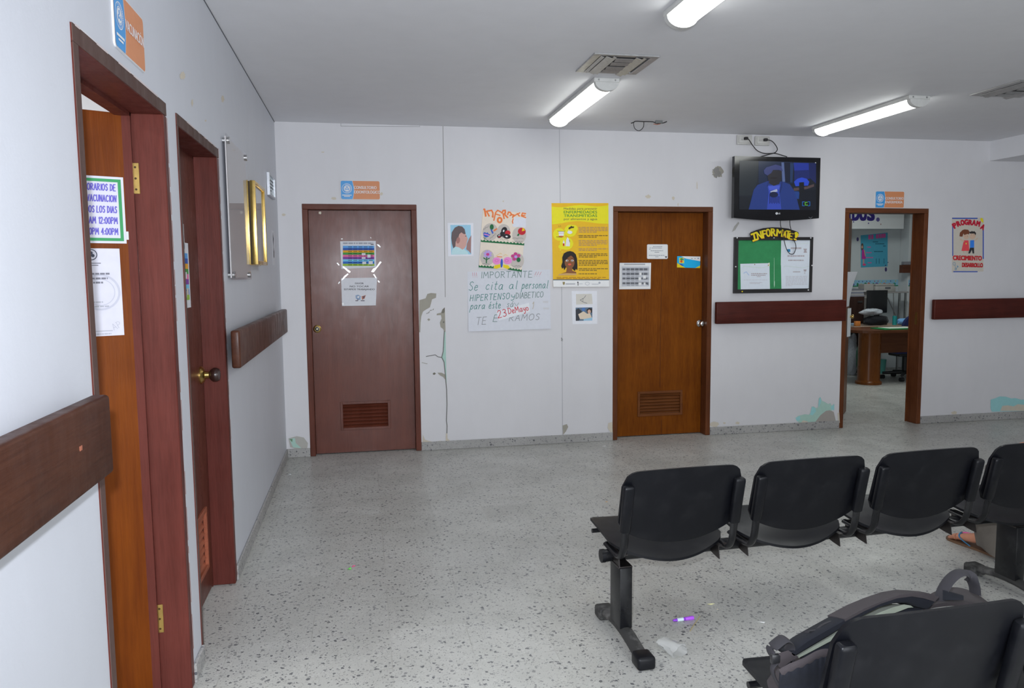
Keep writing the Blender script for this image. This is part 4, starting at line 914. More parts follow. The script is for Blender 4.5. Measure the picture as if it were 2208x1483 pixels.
# pot, tap, bottles
WG = flat(214, 214, 220, 1.3, .5); DKK = flat(70, 60, 40, 1.1, .6)
s.poly([(122, 350), (185, 350), (180, 400), (128, 400)], WG); s.line([(112, 345), (122, 352), (186, 352), (195, 345)], 4, DKK); s.ell(150, 410, 30, 8, flat(200, 90, 40, 1.2, .6)); s.line([(100, 412), (160, 416)], 5, DKK); s.line([(125, 290), (130, 300)], 3, DKK); s.line([(145, 288), (148, 300)], 3, DKK)
s.poly([(232, 325), (236, 308), (255, 300), (262, 288), (275, 298), (295, 298), (292, 314), (262, 318), (242, 330)], DKK); s.ell(248, 362, 28, 18, WG); s.line([(236, 335), (228, 360)], 4, WG)
s.poly([(200, 515), (205, 450), (222, 415), (240, 440), (248, 470), (246, 516)], WG); s.poly([(170, 512), (170, 470), (180, 445), (190, 470), (190, 512)], WG); s.up(); s.rect(170, 484, 188, 512, flat(190, 60, 40, 1.2, .6)); s.line([(120, 372), (184, 372)], 3, flat(190, 120, 110, 1.2, .6)); s.line([(242, 445), (247, 470)], 5, DKK)
# woman: hair, neck, face, features
BR = flat(132, 84, 52, 1.25, .6); BLK = flat(44, 38, 36, 1, .6)
s.poly([(150, 735), (165, 690), (162, 640), (180, 595), (215, 575), (250, 568), (285, 578), (312, 605), (325, 650), (330, 720), (328, 780), (312, 765), (300, 790), (270, 760), (215, 760), (205, 745), (185, 780), (175, 750), (162, 765)], BLK); s.up()
s.poly([(215, 740), (270, 740), (272, 785), (315, 800), (318, 832), (115, 836), (140, 820), (205, 800)], BR); s.poly([(115, 836), (130, 820), (200, 812), (318, 815), (318, 834)], flat(196, 158, 100, 1.25, .6)); s.up()
s.ell(243, 690, 55, 75, BR); s.up(); s.poly([(180, 690), (185, 620), (225, 590), (270, 595), (302, 640), (300, 700), (290, 650), (262, 615), (225, 640), (200, 665)], BLK); s.ell(215, 674, 14, 10, WHT); s.ell(272, 674, 14, 10, WHT); s.ell(243, 715, 18, 11, flat(214, 90, 70, 1.25, .6)); s.up(); s.ell(218, 675, 6, 7, BLK); s.ell(270, 675, 6, 7, BLK); s.line([(198, 656), (228, 652)], 4, BLK); s.line([(260, 652), (288, 656)], 4, BLK); s.line([(244, 672), (240, 700), (248, 702)], 3, flat(104, 64, 40, 1.2, .6))
textlines(s, 100, 640, 858, 872, 2, flat(170, 120, 30, 1.2, .6), 6, 44, .9)
s.poly([(165, 908), (190, 908), (188, 930), (177, 944), (167, 930)], flat(140, 128, 84, 1.2, .6)); s.rect(198, 926, 302, 934, flat(150, 152, 160, 1.2, .6)); s.rect(326, 906, 338, 918, BLK); s.rect(330, 918, 337, 948, BLK); s.ring(436, 926, 24, 19, 4, flat(178, 180, 188, 1.25, .6)); s.rect(485, 930, 560, 936, flat(176, 178, 186, 1.25, .6)); s.ell(570, 918, 12, 12, flat(170, 172, 180, 1.25, .6)); s.rect(345, 926, 385, 932, flat(188, 190, 196, 1.25, .6))
s.done('printed_poster', 'yellow printed poster about food and water illness with a dark haired woman', 'poster')
# sheet with two small pictures
s = Sheet(crop(1180, 430, 1340, 818, *BACK), .0004, .0012); s.base(0, 0, 0, 0, flat(212, 213, 224, 1.3, .5), quad=[(268, 1008), (548, 1008), (552, 1370), (278, 1375)])
s.poly([(316, 1042), (490, 1040), (500, 1152), (318, 1158)], flat(196, 192, 184, 1.3, .6)); s.poly([(312, 1192), (496, 1188), (496, 1334), (314, 1338)], flat(96, 118, 140, 1.1, .5)); s.up()
s.line([(425, 1058), (405, 1085), (362, 1108), (395, 1130), (438, 1144)], 5, G1); s.line([(395, 1088), (392, 1125)], 4, G1)
s.poly([(312, 1215), (345, 1200), (380, 1230), (372, 1290), (350, 1334), (314, 1338)], flat(60, 62, 70, 1, .5)); s.poly([(340, 1265), (400, 1232), (440, 1260), (470, 1250), (490, 1300), (430, 1320), (360, 1318)], flat(206, 190, 170, 1.3, .5)); s.poly([(432, 1215), (460, 1195), (496, 1200), (492, 1250), (470, 1240), (440, 1255)], flat(52, 46, 46, 1, .5)); s.ell(462, 1235, 18, 22, flat(196, 160, 140, 1.3, .5)); s.poly([(380, 1195), (420, 1193), (410, 1235), (385, 1225)], flat(80, 120, 180, 1.2, .5)); s.poly([(400, 1318), (496, 1300), (496, 1334), (400, 1336)], flat(150, 190, 214, 1.2, .5))
s.done('picture_sheet', 'white sheet with a line drawing over a small photograph below the yellow poster', 'picture sheet')
# programme poster
s = Sheet(crop(2040, 460, 2140, 1059, *BACK), .0004, .0015)
s.base(0, 0, 0, 0, flat(168, 162, 152, 1.75, .7), quad=[(130, 90), (855, 100), (850, 1325), (130, 1345)])
NB2 = flat(54, 76, 150, 1.7, .6); CR2 = flat(160, 24, 46, 1.7, .6)
s.rect(135, 100, 715, 128, NB2); s.rect(138, 290, 160, 970, NB2); s.rect(832, 340, 858, 1040, NB2); s.rect(160, 1318, 715, 1342, NB2); s.up()
s.poly([(775, 120), (805, 100), (840, 130), (850, 215), (815, 200), (790, 170)], flat(196, 180, 30, 1.7, .6)); s.up()
for t, x, y, r in (('P', 190, 345, -32), ('R', 265, 300, -22), ('O', 345, 272, -12), ('G', 425, 258, -5), ('R', 510, 262, 3), ('A', 590, 262, 8), ('M', 680, 280, 14), ('A', 775, 345, 26)): s.text(t, x, y, 112, CR2, 74, bold=.06, rot=r)
sk = flat(176, 150, 130, 1.75, .6); brn = flat(104, 60, 40, 1.6, .6)
s.ell(455, 530, 62, 62, sk); s.ell(600, 520, 70, 66, sk); s.poly([(300, 520), (310, 440), (370, 380), (420, 365), (500, 375), (530, 420), (520, 480), (480, 470), (410, 495), (390, 460), (370, 530), (330, 530)], brn); s.poly([(525, 440), (540, 410), (560, 420), (580, 400), (610, 415), (640, 405), (680, 450), (670, 500), (640, 460), (540, 462)], flat(48, 44, 44, 1.5, .6)); s.up()
s.poly([(400, 615), (505, 615), (525, 855), (345, 855)], flat(214, 64, 72, 1.7, .6)); s.poly([(545, 615), (635, 610), (635, 780), (540, 785)], flat(46, 110, 196, 1.7, .6)); s.poly([(538, 785), (632, 782), (635, 915), (600, 915), (582, 830), (540, 915), (500, 915)], flat(44, 44, 48, 1.5, .6)); s.line([(400, 640), (320, 590)], 26, sk); s.line([(640, 635), (715, 565)], 20, sk); s.line([(395, 860), (398, 900)], 18, sk); s.line([(470, 860), (480, 905)], 18, sk)
s.up(); s.ell(452, 690, 12, 20, flat(220, 190, 60, 1.7, .6)); s.ell(430, 520, 5, 6, BLK); s.ell(480, 520, 5, 6, BLK); s.ell(575, 492, 5, 6, BLK); s.ell(625, 492, 5, 6, BLK)
s.text('CRECIMIENTO', 155, 1060, 96, flat(168, 38, 44, 1.7, .6), 650, bold=.05, rot=1); s.text('DESARROLLO', 360, 1220, 90, flat(160, 34, 40, 1.7, .6), 470, bold=.05, rot=1)
STB = flat(110, 140, 160, 1.6, .6); s.ring(178, 1150, 34, 40, 10, STB); s.line([(200, 1180), (215, 1280), (250, 1230), (245, 1180)], 9, STB); s.ell(258, 1215, 18, 18, STB); s.ring(215, 1270, 25, 28, 8, STB)
s.done('handmade_poster', 'tall cream programme poster with two cartoon children right of the open doorway', 'poster')
# ================================================================== LEFT WALL DISPLAYS
ACR = glassy('acrylic', (.93, .93, .935), .03, 1.16)
mb = MB(); mb.box((.022, 3.985, 1.50), (.027, 4.645, 2.215), ACR); o = tag(mb.build('acrylic_panel', smooth=False), 'clear acrylic panel on steel standoffs on the left wall', 'panel')
for y, z in ((4.03, 2.188), (4.605, 2.188), (4.56, 1.525), (4.03, 1.525)):
    mb = MB(); mb.cyl((.0003, y, z), (.034, y, z), .013, STEEL, n=16); mb.cyl((.027, y, z), (.036, y, z), .017, CHROME, n=16); mb.build('standoff', o)
mb = MB(); mb.box((.016, 4.0, 1.51), (.0215, 4.63, 2.205), flat(196, 192, 192, 1.2, .5)); sp = mb.build('backing_sheet', o, smooth=False)
# deep gold picture frame
t = onx(540, 385, .06)
FY0, FY1, FZ0, FZ1, FX = 4.705, 5.16, 1.585, 2.075, .06
mb = MB(); w = .022
for a, b in (((.0005, FY0, FZ0), (.018, FY1, FZ1)),): mb.box(a, b, flat(70, 66, 62, 1, .7))
o = mb.build('framed_picture', smooth=False); tag(o, 'deep gold picture frame with glass on the left wall beyond the acrylic panel', 'picture frame')
mb = MB()
for x0_, x1_ in ((.0006, .02), (.030, FX)):
    k_ = 0 if x0_ > .01 else .002
    mb.box((x0_, FY0-k_, FZ0-k_), (x1_, FY0+w, FZ1+k_), GOLD, .003, 2); mb.box((x0_, FY1-w, FZ0-k_), (x1_, FY1+k_, FZ1+k_), GOLD, .003, 2); mb.box((x0_, FY0+w-.001, FZ0-k_), (x1_-.0006, FY1-w+.001, FZ0+w), GOLD, .003, 2); mb.box((x0_, FY0+w-.001, FZ1-w), (x1_-.0006, FY1-w+.001, FZ1+k_), GOLD, .003, 2)
for a, b in (((.019, FY0+.004, FZ0+.004), (.031, FY0+w, FZ1-.004)), ((.019, FY1-w, FZ0+.004), (.031, FY1-.004, FZ1-.004))): mb.box(a, b, flat(60, 48, 30, 1, .6))
mb.build('gold_moulding', o)
mb = MB(); mb.box((.034, FY0+w, FZ0+w), (.040, FY1-w, FZ1-w), flat(214, 214, 214, 1.1, .6)); mb.build('picture', o, smooth=False)
mb = MB(); mb.box((.046, FY0+w*.8, FZ0+w*.8), (.049, FY1-w*.8, FZ1-w*.8), ACR); mb.build('glass_pane', o, smooth=False)
# small framed certificate near the corner
a = onx(575, 372, .01); b = onx(590, 418, .01)
ALU = metal('alu', (.6, .62, .66), .35)
mb = MB(); y0, y1, z0, z1 = 5.80, 6.17, 2.10, 2.265; w = .016
for p, q_ in (((.0005, y0, z0), (.022, y0+w, z1)), ((.0005, y1-w, z0), (.022, y1, z1)), ((.0005, y0+w, z0), (.0215, y1-w, z0+w)), ((.0005, y0+w, z1-w), (.0215, y1-w, z1))): mb.box(p, q_, ALU, .002, 1)
o = tag(mb.build('framed_certificate', smooth=False), 'small silver framed certificate high on the left wall near the corner', 'picture frame')
mb = MB(); mb.box((.001, y0+w, z0+w), (.012, y1-w, z1-w), flat(170, 190, 196, 1.1, .25, .6)); 
mb.build('certificate', o, smooth=False)
s = Sheet(L2P((.012, y0+w, z0+w)), .0004, .0006); textlines(s, .05, .29, .105, .03, 4, INKG, .01, 6, .5); s.done('print', None, None, parent=o)
s = Sheet(L2P((0, 6.0, 1.60)), .0004, .0012); s.base(0, 0, .15, .26, PAPERW); s.poly([(.05, .06), (.085, .05), (.10, .10), (.07, .14), (.10, .20), (.06, .25), (.05, .19), (.065, .13)], INK)
s.done('leaflet', 'small white leaflet with black silhouette near the corner of left wall', 'leaflet')
# ================================================================== TELEVISION
YT = D-.14; TP = ((0, YT, 0), (0, -1, 0)); cT = crop(1560, 280, 1790, 1705, *TP)
BLACKG = plastic('tv_black', (.008, .008, .010), .12, .0, 400, .5); BLACKM = plastic('tv_back', (.015, .015, .016), .5)
c = [cT(178, 412), cT(1548, 452), cT(1530, 1412), cT(165, 1405)]
x0 = (c[0].x+c[3].x)/2; x1 = (c[1].x+c[2].x)/2; zt = (c[0].z+c[1].z)/2; zb = (c[2].z+c[3].z)/2
tv = thing('television', 'black flat television hung high on the back wall above the green board', 'television', ((x0+x1)/2, YT, zb))
out = [(x0, zt), (x1, zt), (x1, zb)]+[(x1+(x0-x1)*k/12, zb-.024*math.sin(math.pi*k/12)) for k in range(1, 12)]+[(x0, zb)]
mb = MB(); mb.prism([(x, YT, z) for x, z in out], (0, .045, 0), BLACKG); mb.build('bezel', tv, smooth=False)
mb = MB(); mb.box((x0+.06, YT+.045, zb+.05), (x1-.06, YT+.095, zt-.05), BLACKM, .01, 2); mb.build('back_case', tv)
mb = MB(); mb.box(((x0+x1)/2-.2, YT+.095, zb+.15), ((x0+x1)/2+.2, D-.0005, zt-.12), STEEL); mb.build('wall_mount', tv, smooth=False)
LK = .6
def em(r, g, b, e=1.0): return flat(r, g, b, 1, .25, .5, 0, e*LK)
s = Sheet(cT, .0003, .0006)
s.base(0, 0, 0, 0, em(26, 36, 52), quad=[(258, 492), (1480, 520), (1478, 1280), (250, 1270)], back=.0002)
s.poly([(258, 492), (560, 498), (540, 800), (480, 1050), (250, 1050)], em(40, 50, 60)); s.poly([(560, 498), (1100, 512), (1110, 860), (560, 860)], em(22, 44, 84)); s.up()
s.poly([(925, 520), (965, 520), (985, 830), (940, 830)], em(110, 132, 190)); s.poly([(975, 520), (1065, 522), (1065, 840), (985, 830)], em(18, 30, 62)); s.poly([(1065, 530), (1120, 530), (1100, 840), (1065, 840)], em(40, 70, 120))
s.poly([(1120, 525), (1360, 530), (1370, 640), (1130, 650)], em(40, 66, 190)); s.poly([(1360, 530), (1478, 530), (1478, 860), (1370, 760)], em(24, 40, 110)); s.poly([(1130, 650), (1370, 640), (1375, 780), (1130, 830)], em(28, 48, 130)); s.up()
s.poly([(1125, 830), (1180, 780), (1250, 760), (1330, 780), (1370, 830), (1350, 890), (1150, 900)], em(52, 92, 250)); s.up()
s.poly([(1118, 930), (1330, 905), (1445, 865), (1445, 905), (1330, 945), (1200, 965), (1120, 975)], em(104, 84, 86)); s.poly([(1125, 980), (1215, 985), (1210, 1105), (1150, 1100)], em(36, 82, 170)); s.poly([(1215, 960), (1478, 960), (1478, 1280), (1190, 1275)], em(14, 22, 40)); s.poly([(1208, 840), (1285, 835), (1290, 1000), (1205, 1000)], em(16, 22, 34)); s.up()
s.poly([(250, 1060), (430, 1080), (400, 1272), (250, 1270)], em(22, 30, 44)); s.up()
JAK = em(42, 72, 160)
s.poly([(400, 1272), (440, 1120), (480, 960), (540, 880), (700, 820), (940, 825), (1060, 870), (1120, 960), (1170, 1100), (1215, 1275)], JAK); s.up()
s.poly([(700, 890), (905, 870), (890, 1000), (922, 1270), (692, 1270), (720, 1000)], em(64, 92, 220)); s.up()
s.poly([(690, 700), (760, 640), (930, 650), (920, 800), (880, 870), (800, 895), (720, 850)], em(52, 50, 60)); s.up()
s.poly([(640, 650), (680, 600), (750, 580), (830, 555), (920, 580), (945, 660), (880, 640), (790, 640), (760, 690), (700, 730), (650, 700)], em(74, 84, 150)); s.poly([(715, 900), (900, 890), (885, 950), (730, 965)], em(90, 116, 255)); s.up()
s.poly([(740, 985), (850, 945), (862, 985), (760, 1005)], em(210, 220, 255))
s.up()
TT = em(24, 36, 84)
s.ell(800, 1035, 70, 45, TT)
for k in range(9): x = 730+k*19; s.rect(x, 1050+6*(k % 3), x+9, 1180-14*(k % 2), TT)
s.ell(800, 770, 60, 10, em(38, 34, 40)); s.line([(720, 820), (700, 900)], 16, em(40, 62, 140)); s.line([(930, 830), (925, 900), (900, 1000)], 16, em(32, 54, 130))
LGB = em(40, 130, 230); LGG = em(110, 210, 60)
s.line([(1290, 1148), (1258, 1150), (1258, 1212), (1290, 1214)], 10, LGB); s.line([(1345, 1148), (1376, 1150), (1376, 1212), (1345, 1214)], 10, LGB); s.line([(1335, 1158), (1302, 1158), (1302, 1202), (1340, 1202)], 14, LGG)
s.done('screen', 'lit blue screen showing a man in a jacket', None, parent=tv)
s = Sheet(cT, .0003, .0006); SV = flat(190, 192, 196, 1.5, .3)
s.ell(850, 1335, 19, 19, SV); s.text('LG', 876, 1347, 24, SV, 30, bold=.02); s.up(); s.ell(844, 1328, 4, 4, BLK); s.line([(850, 1326), (850, 1345), (860, 1345)], 3, BLK)
s.done('logo', 'silver maker logo', None, parent=tv)
s = Sheet(cT, .0003, .0006); s.line([(1365, 1395), (1385, 1408), (1405, 1405), (1418, 1388)], 5, flat(120, 122, 128, 1.5, .3))
s.done('power_mark', None, None, parent=tv)
s = Sheet(cT, .0003, .0006); s.ell(1472, 530, 9, 11, flat(225, 228, 235, 1.5, .3)); s.done('indicator', None, None, parent=tv)
CORD = plastic('cord', (.022, .021, .023), .5)
def pth(l, c0): return [c0(x, y, d) for x, y, d in l]
# dangling cable of the television
k = 200/1854
def b2(px, py, y): return ony(px, py, y)
mb = MB()
P = [(1683, 470, D-.08), (1683, 485, D-.075), (1686, 497, D-.07), (1691, 520, D-.06), (1696, 537, D-.055), (1702, 546, D-.05), (1707, 548, D-.05), (1712, 546, D-.05), (1716, 535, D-.05), (1715, 525, D-.055), (1711, 516, D-.06), (1707, 500, D-.065), (1703.5, 485, D-.07), (1703, 470, D-.08)]
mb.tube([ony(*p) for p in P], .0035, CORD, smooth=4, n=8); mb.build('cable', tv)
mb = MB(); mb.tube([ony(*p) for p in ((1583.5, 392, D-.09), (1580.5, 402, D-.09), (1580.5, 412, D-.09), (1583.5, 422, D-.09))], .003, CORD, smooth=3, n=8); mb.build('side_handle', tv)
# sockets and cords
SOCK = plastic('socket', (.62, .61, .585), .4, .05)
for lab, (qx0, qy0, qx1, qy1) in (('left white socket plate above the television with a black plug', (1591, 290, 1623, 311.5)), ('right white socket plate above the television, cord at its right edge', (1630, 292.5, 1661, 313.5))):
    a = ony(qx0, qy0, D-.03); b = ony(qx1, qy1, D-.03)
    o = thing('wall_socket', lab, 'socket', ((a.x+b.x)/2, D, b.z), 'wall sockets above the television')
    mb = MB(); mb.box((a.x, D-.022, b.z), (b.x, D-.0004, a.z), SOCK, .006, 2); mb.build('box', o)
    mb = MB(); mb.box((a.x+.012, D-.030, b.z+.012), (b.x-.012, D-.0222, a.z-.012), SOCK, .004, 2); fp = mb.build('face_plate', o)
    cz = (a.z+b.z)/2
    for dx in (-.03, .03):
        mb = MB()
        for e in (-.006, .006): mb.box(((a.x+b.x)/2+dx+e-.001, D-.0310, cz-.006), ((a.x+b.x)/2+dx+e+.001, D-.0301, cz+.006), BLK)
        mb.build('slots', fp, smooth=False)
for lab, pl, pts in (('black power cord with plug from the left socket to the television', (1607, 299), [(1609, 298.5, D-.06), (1614, 300, D-.065), (1622, 312, D-.05), (1632, 324, D-.045), (1645, 330, D-.045), (1657, 331, D-.045), (1671, 330.5, D-.045), (1684, 334, D-.05), (1697, 338, D-.06)]),
                     ('black aerial lead curling from the right socket down to the television', (1649, 302), [(1650, 301.5, D-.035), (1656, 301.5, D-.05), (1664, 304, D-.055), (1671, 311, D-.052), (1676, 320, D-.05), (1675, 325, D-.055), (1670, 329.5, D-.056), (1659, 332.5, D-.056), (1647, 336, D-.06), (1640, 338, D-.065)])):
    P = [ony(*p) for p in pts]; mb = MB(); mb.tube(P, .0042, CORD, smooth=4, n=8); o = tag(mb.build('power_cord'), lab, 'cord', 'cords above the television')
    mb = MB(); pp = ony(pl[0], pl[1], D-.03); mb.box((pp.x-.016, D-.062, pp.z-.012), (pp.x+.014, D-.0312, pp.z+.012), CORD, .004, 2); mb.build('plug', o)
# ================================================================== NOTICE BOARD
cE = crop(1570, 480, 1770, 1854, (0, D-.03, 0), (0, -1, 0))
FELT = cloth('green_felt', (.050, .30, .115), 900, .9, .1); BFR = plastic('board_frame', (.022, .020, .021), .35)
c = [cE(118, 285), cE(1695, 290), cE(1690, 1388), cE(140, 1415)]
x0 = (c[0].x+c[3].x)/2; x1 = (c[1].x+c[2].x)/2; z1 = (c[0].z+c[1].z)/2; z0 = (c[2].z+c[3].z)/2
bd = thing('notice_board', 'green felt notice board with black frame below the television', 'notice board', ((x0+x1)/2, D, z0))
fw = .036
mb = MB()
for a, b in (((x0, z0), (x0+fw, z1)), ((x1-fw*.8, z0), (x1, z1)), ((x0+fw, z0), (x1-fw*.8, z0+fw)), ((x0+fw, z1-fw*.8), (x1-fw*.8, z1))): mb.box((a[0], D-.03, a[1]), (b[0], D-.0005, b[1]), BFR, .002, 1)
fr = mb.build('frame', bd, smooth=False)
mb = MB(); mb.box((x0+fw*.9, D-.018, z0+fw*.9), (x1-fw*.7, D-.001, z1-fw*.7), FELT); mb.build('felt_panel', bd, smooth=False)
for px, py, m in ((178, 303, WHT), (915, 300, WHT), (1650, 305, WHT), (150, 880, WHT), (1675, 855, WHT), (1600, 1345, WHT), (280, 1375, YL)):
    mb = MB(); p = cE(px, py); mb.cyl(p, p+Vector((0, -.004, 0)), .006, m, n=10); mb.build('pin', fr)
BP = ((0, D-.018, 0), (0, -1, 0)); cB = crop(1570, 480, 1770, 1854, *BP)
s = Sheet(cB, .0003, .0008); 
s.poly([(919, 700), (922, 700), (924, 1160), (932, 1180), (930, 1250), (922, 1300), (916, 1240), (917, 1160)], flat(170, 200, 180, 1.5, .3))
s.done('worn_line', 'pale worn line down the felt', None, parent=bd)
BPAP = flat(178, 184, 196, 1.75, .6); TXB = flat(150, 142, 146, 1.6, .7); TXB2 = flat(168, 166, 172, 1.6, .7)
def bsheet(quad, label, fn):
    s = Sheet(cB, .0004, .0015); s.base(0, 0, 0, 0, BPAP, quad=quad); fn(s); s.done('pinned_sheet', label, 'paper', 'sheets pinned on the green board')
def f1(s):
    s.line([(1140, 400), (1300, 402), (1450, 425), (1610, 405)], 10, flat(176, 186, 184, 1.7, .7)); textlines(s, 1250, 1460, 510, 510, 1, TXB, 34, 3, 1); textlines(s, 1185, 1520, 665, 665, 1, TXB, 26, 6, 1); textlines(s, 1200, 1510, 752, 752, 1, TXB, 24, 8, 1)
    s.rect(1180, 528, 1240, 585, flat(44, 110, 150, 1.6, .6)); s.poly([(1500, 520), (1575, 520), (1560, 560), (1575, 600), (1505, 600), (1520, 560)], TXB)
def f2(s):
    s.line([(1110, 890), (1130, 865), (1340, 888), (1480, 905), (1620, 870)], 10, flat(170, 180, 180, 1.7, .7)); textlines(s, 1295, 1440, 982, 982, 1, TXB, 20, 3, 1); s.poly([(1505, 935), (1565, 935), (1555, 975), (1515, 975)], TXB); s.rect(1518, 990, 1540, 1020, TXB2)
    textlines(s, 1150, 1580, 1075, 1260, 9, TXB2, 9, 5, .3)
def f3(s):
    s.line([(290, 900), (310, 870), (520, 890), (660, 905), (800, 870)], 10, flat(170, 184, 176, 1.7, .7)); s.line([(310, 1010), (360, 980), (415, 1050)], 12, flat(140, 160, 190, 1.7, .7)); textlines(s, 460, 775, 1018, 1050, 2, TXB, 18, 3, .9); textlines(s, 570, 650, 1078, 1078, 1, TXB, 12, 3, 1); textlines(s, 310, 780, 1145, 1145, 1, TXB2, 7, 3, 1); textlines(s, 430, 680, 1195, 1215, 2, TXB2, 12, 3, .8)
    s.up(); s.ell(530, 835, 9, 12, flat(120, 90, 60, 1.5, .5)); s.ell(800, 850, 9, 12, flat(120, 90, 60, 1.5, .5)); s.rect(808, 800, 828, 870, flat(206, 200, 170, 1.6, .5))
bsheet([(1060, 338), (1642, 350), (1625, 838), (1052, 850)], 'white sheet with blue square pinned at the upper right of the green board', f1)
bsheet([(1055, 850), (1632, 838), (1630, 1325), (1065, 1335)], 'white text sheet pinned at the lower right of the green board', f2)
bsheet([(242, 822), (825, 808), (835, 1325), (252, 1335)], 'white sheet pinned at the lower left of the green board', f3)
# INFORMATE cutout
cI = crop(1570, 480, 1770, 1854, (0, D-.031, 0), (0, -1, 0))
s = Sheet(cI, .0006, .004)
O_ = [(430, 225), (450, 195), (560, 150), (700, 110), (880, 92), (1060, 100), (1200, 118), (1320, 160), (1398, 190), (1408, 225), (1350, 360), (1320, 370), (1190, 325), (1080, 305), (900, 295), (760, 305), (640, 335), (520, 380), (490, 385), (470, 350)]
s.poly(O_, BLK); s.mb.prism([s.f(x, y, .0003) for x, y in O_], (0, -.0035, 0), BFR); s.up()
YW = flat(222, 180, 34, 1.7, .6); YO = flat(206, 120, 30, 1.6, .6)
for off, mm_ in ((6, YO), (0, YW)):
    for pts in ([(455+off, 235+off), (545+off, 200+off)], [(502+off, 215+off), (530+off, 345+off)], [(490+off, 362+off), (580+off, 330+off)]): s.line(pts, 30, mm_)
    s.up()
s.d -= s.step*2
for t, x, y, w, h, r in (('N', 590, 335, 88, 158, -13), ('F', 690, 312, 74, 160, -9), ('O', 762, 282, 80, 158, -6), ('R', 855, 270, 92, 158, -2), ('M', 955, 268, 118, 145, 6), ('A', 1085, 285, 60, 130, 10), ('T', 1140, 300, 74, 150, 8), ('E', 1195, 325, 80, 130, 10), ('!', 1298, 330, 60, 140, 22)):
    s.text(t, x+6, y+6, h, YO, w, bold=.035, rot=r); s.up(); s.text(t, x, y, h, YW, w, bold=.035, rot=r); s.d -= s.step
s.ell(1355, 215, 36, 30, YW)
s.done('board_heading', 'yellow INFORMATE lettering on black arched cutout above the green board', 'sign')
# ================================================================== CEILING
LAMPW = plastic('lamp_white', (.62, .62, .60), .45, .02)
def diffuser_mat():
    m, nt, b = newmat('lamp_diffuser'); b.inputs['Base Color'].default_value = (.8, .8, .8, 1)
    b.inputs['Emission Color'].default_value = (.97, 1.0, .96, 1); b.inputs['Emission Strength'].default_value = LAMP
    return m
LAMP = 12.5
DIFF = diffuser_mat()
def lamp(x, y0, y1, label):
    o = thing('ceiling_lamp', label, 'lamp', (x, (y0+y1)/2, CH), 'fluorescent ceiling lamps')
    w = .085
    mb = MB(); mb.box((x-w, y0, CH-.028), (x+w, y1, CH-.0004), LAMPW, .004, 1); mb.build('tray', o, smooth=False)
    for y in (y0, y1):
        sg = 1 if y == y0 else -1
        prof = [(x-.078, CH-.028), (x+.078, CH-.028)]+[(x+.078*math.cos(t), CH-.03-.052*math.sin(t)) for t in [math.pi*k/12 for k in range(1, 12)]]
        mb = MB(); mb.prism([(px, y, pz) for px, pz in prof], (0, sg*.035, 0), LAMPW)
        for dx in (-.055, .055): mb.cyl((x+dx, y-.002*sg, CH-.014), (x+dx, y+.001*sg, CH-.014), .006, STEEL, n=8)
        mb.build('end_cap', o)
    mb = MB(); N = 14
    r = lambda y: [Vector((x+.072*math.cos(math.pi*k/N), y, CH-.029-.047*math.sin(math.pi*k/N))) for k in range(N+1)]
    mb.rings([r(y0+.036), r((y0+y1)/2), r(y1-.036)], DIFF, closed=False); mb.build('diffuser', o)
lamp(2.22, 4.74, 5.98, 'lit fluorescent ceiling lamp beside the ceiling vent')
lamp(2.18, 2.28, 3.52, 'lit fluorescent ceiling lamp cut off by the top edge')
lamp(4.58, 4.86, 6.06, 'lit fluorescent ceiling lamp in front of the television')
lamp(4.58, 2.30, 3.50, 'unseen fluorescent ceiling lamp added for light over the front bench')  # out of frame, added for its light in line with the others
VENT = metal('vent_alu', (.60, .60, .60), .5); VENTD = flat(110, 108, 108, 1, .8, .1)
def vent(cx, cy, label, half=.195, broken=True):
    o = thing('ceiling_vent', label, 'vent', (cx, cy, CH), 'aluminium ceiling vents')
    mb = MB(); w = .045; z0, z1 = CH-.010, CH-.0005
    for a, b in (((-half, -half), (half, -half+w*.6)), ((-half, half-w*.6), (half, half)), ((-half, -half+w*.6), (-half+w, half-w*.6)), ((half-w, -half+w*.6), (half, half-w*.6))): mb.box((cx+a[0], cy+a[1], z0), (cx+b[0], cy+b[1], z1), VENT, .002, 1)
    mb.build('vent_frame', o, smooth=False)
    mb = MB(); mb.box((cx-half+.02, cy-half+.02, CH-.003), (cx+half-.02, cy+half-.02, CH-.0008), VENTD); mb.build('duct_opening', o, smooth=False)
    def blade(p0, p1, tilt, wd):
        mb = MB(); p0 = Vector((cx+p0[0], cy+p0[1], CH-.012)); p1 = Vector((cx+p1[0], cy+p1[1], CH-.012)); d = (p1-p0).normalized(); side = d.cross(Vector((0, 0, 1)))
        a = side*math.cos(tilt)*wd; b = Vector((0, 0, -1))*abs(math.sin(tilt))*wd; t = Vector((0, 0, -.0015))
        mb.rings([[p-a*.5, p+a*.5+b, p+a*.5+b+t, p-a*.5+t] for p in (p0, p1)], VENT, closed=True); mb.build('blade', o, smooth=False)
    L = half-.02
    for xx, e, wd in ((-.72, -.01, .020), (-.52, .0, .034), (-.34, .014, .018)): blade((half*xx, -L), (half*xx, L+e), .30, wd)
    for xx, e, wd in ((.40, .024, .036), (.58, .016, .016)): blade((half*xx, -L), (half*xx, L+e), .30, wd)
    for yy in (-.62, -.22, .24, .60): blade((half*.30, half*yy), (-half*.25, half*yy), .25, .036)
vent(2.17, 4.415, 'square aluminium ceiling vent with bent blades between the two left lamps')
vent(5.13, 4.58, 'square aluminium ceiling vent cut off at the right edge', .21)
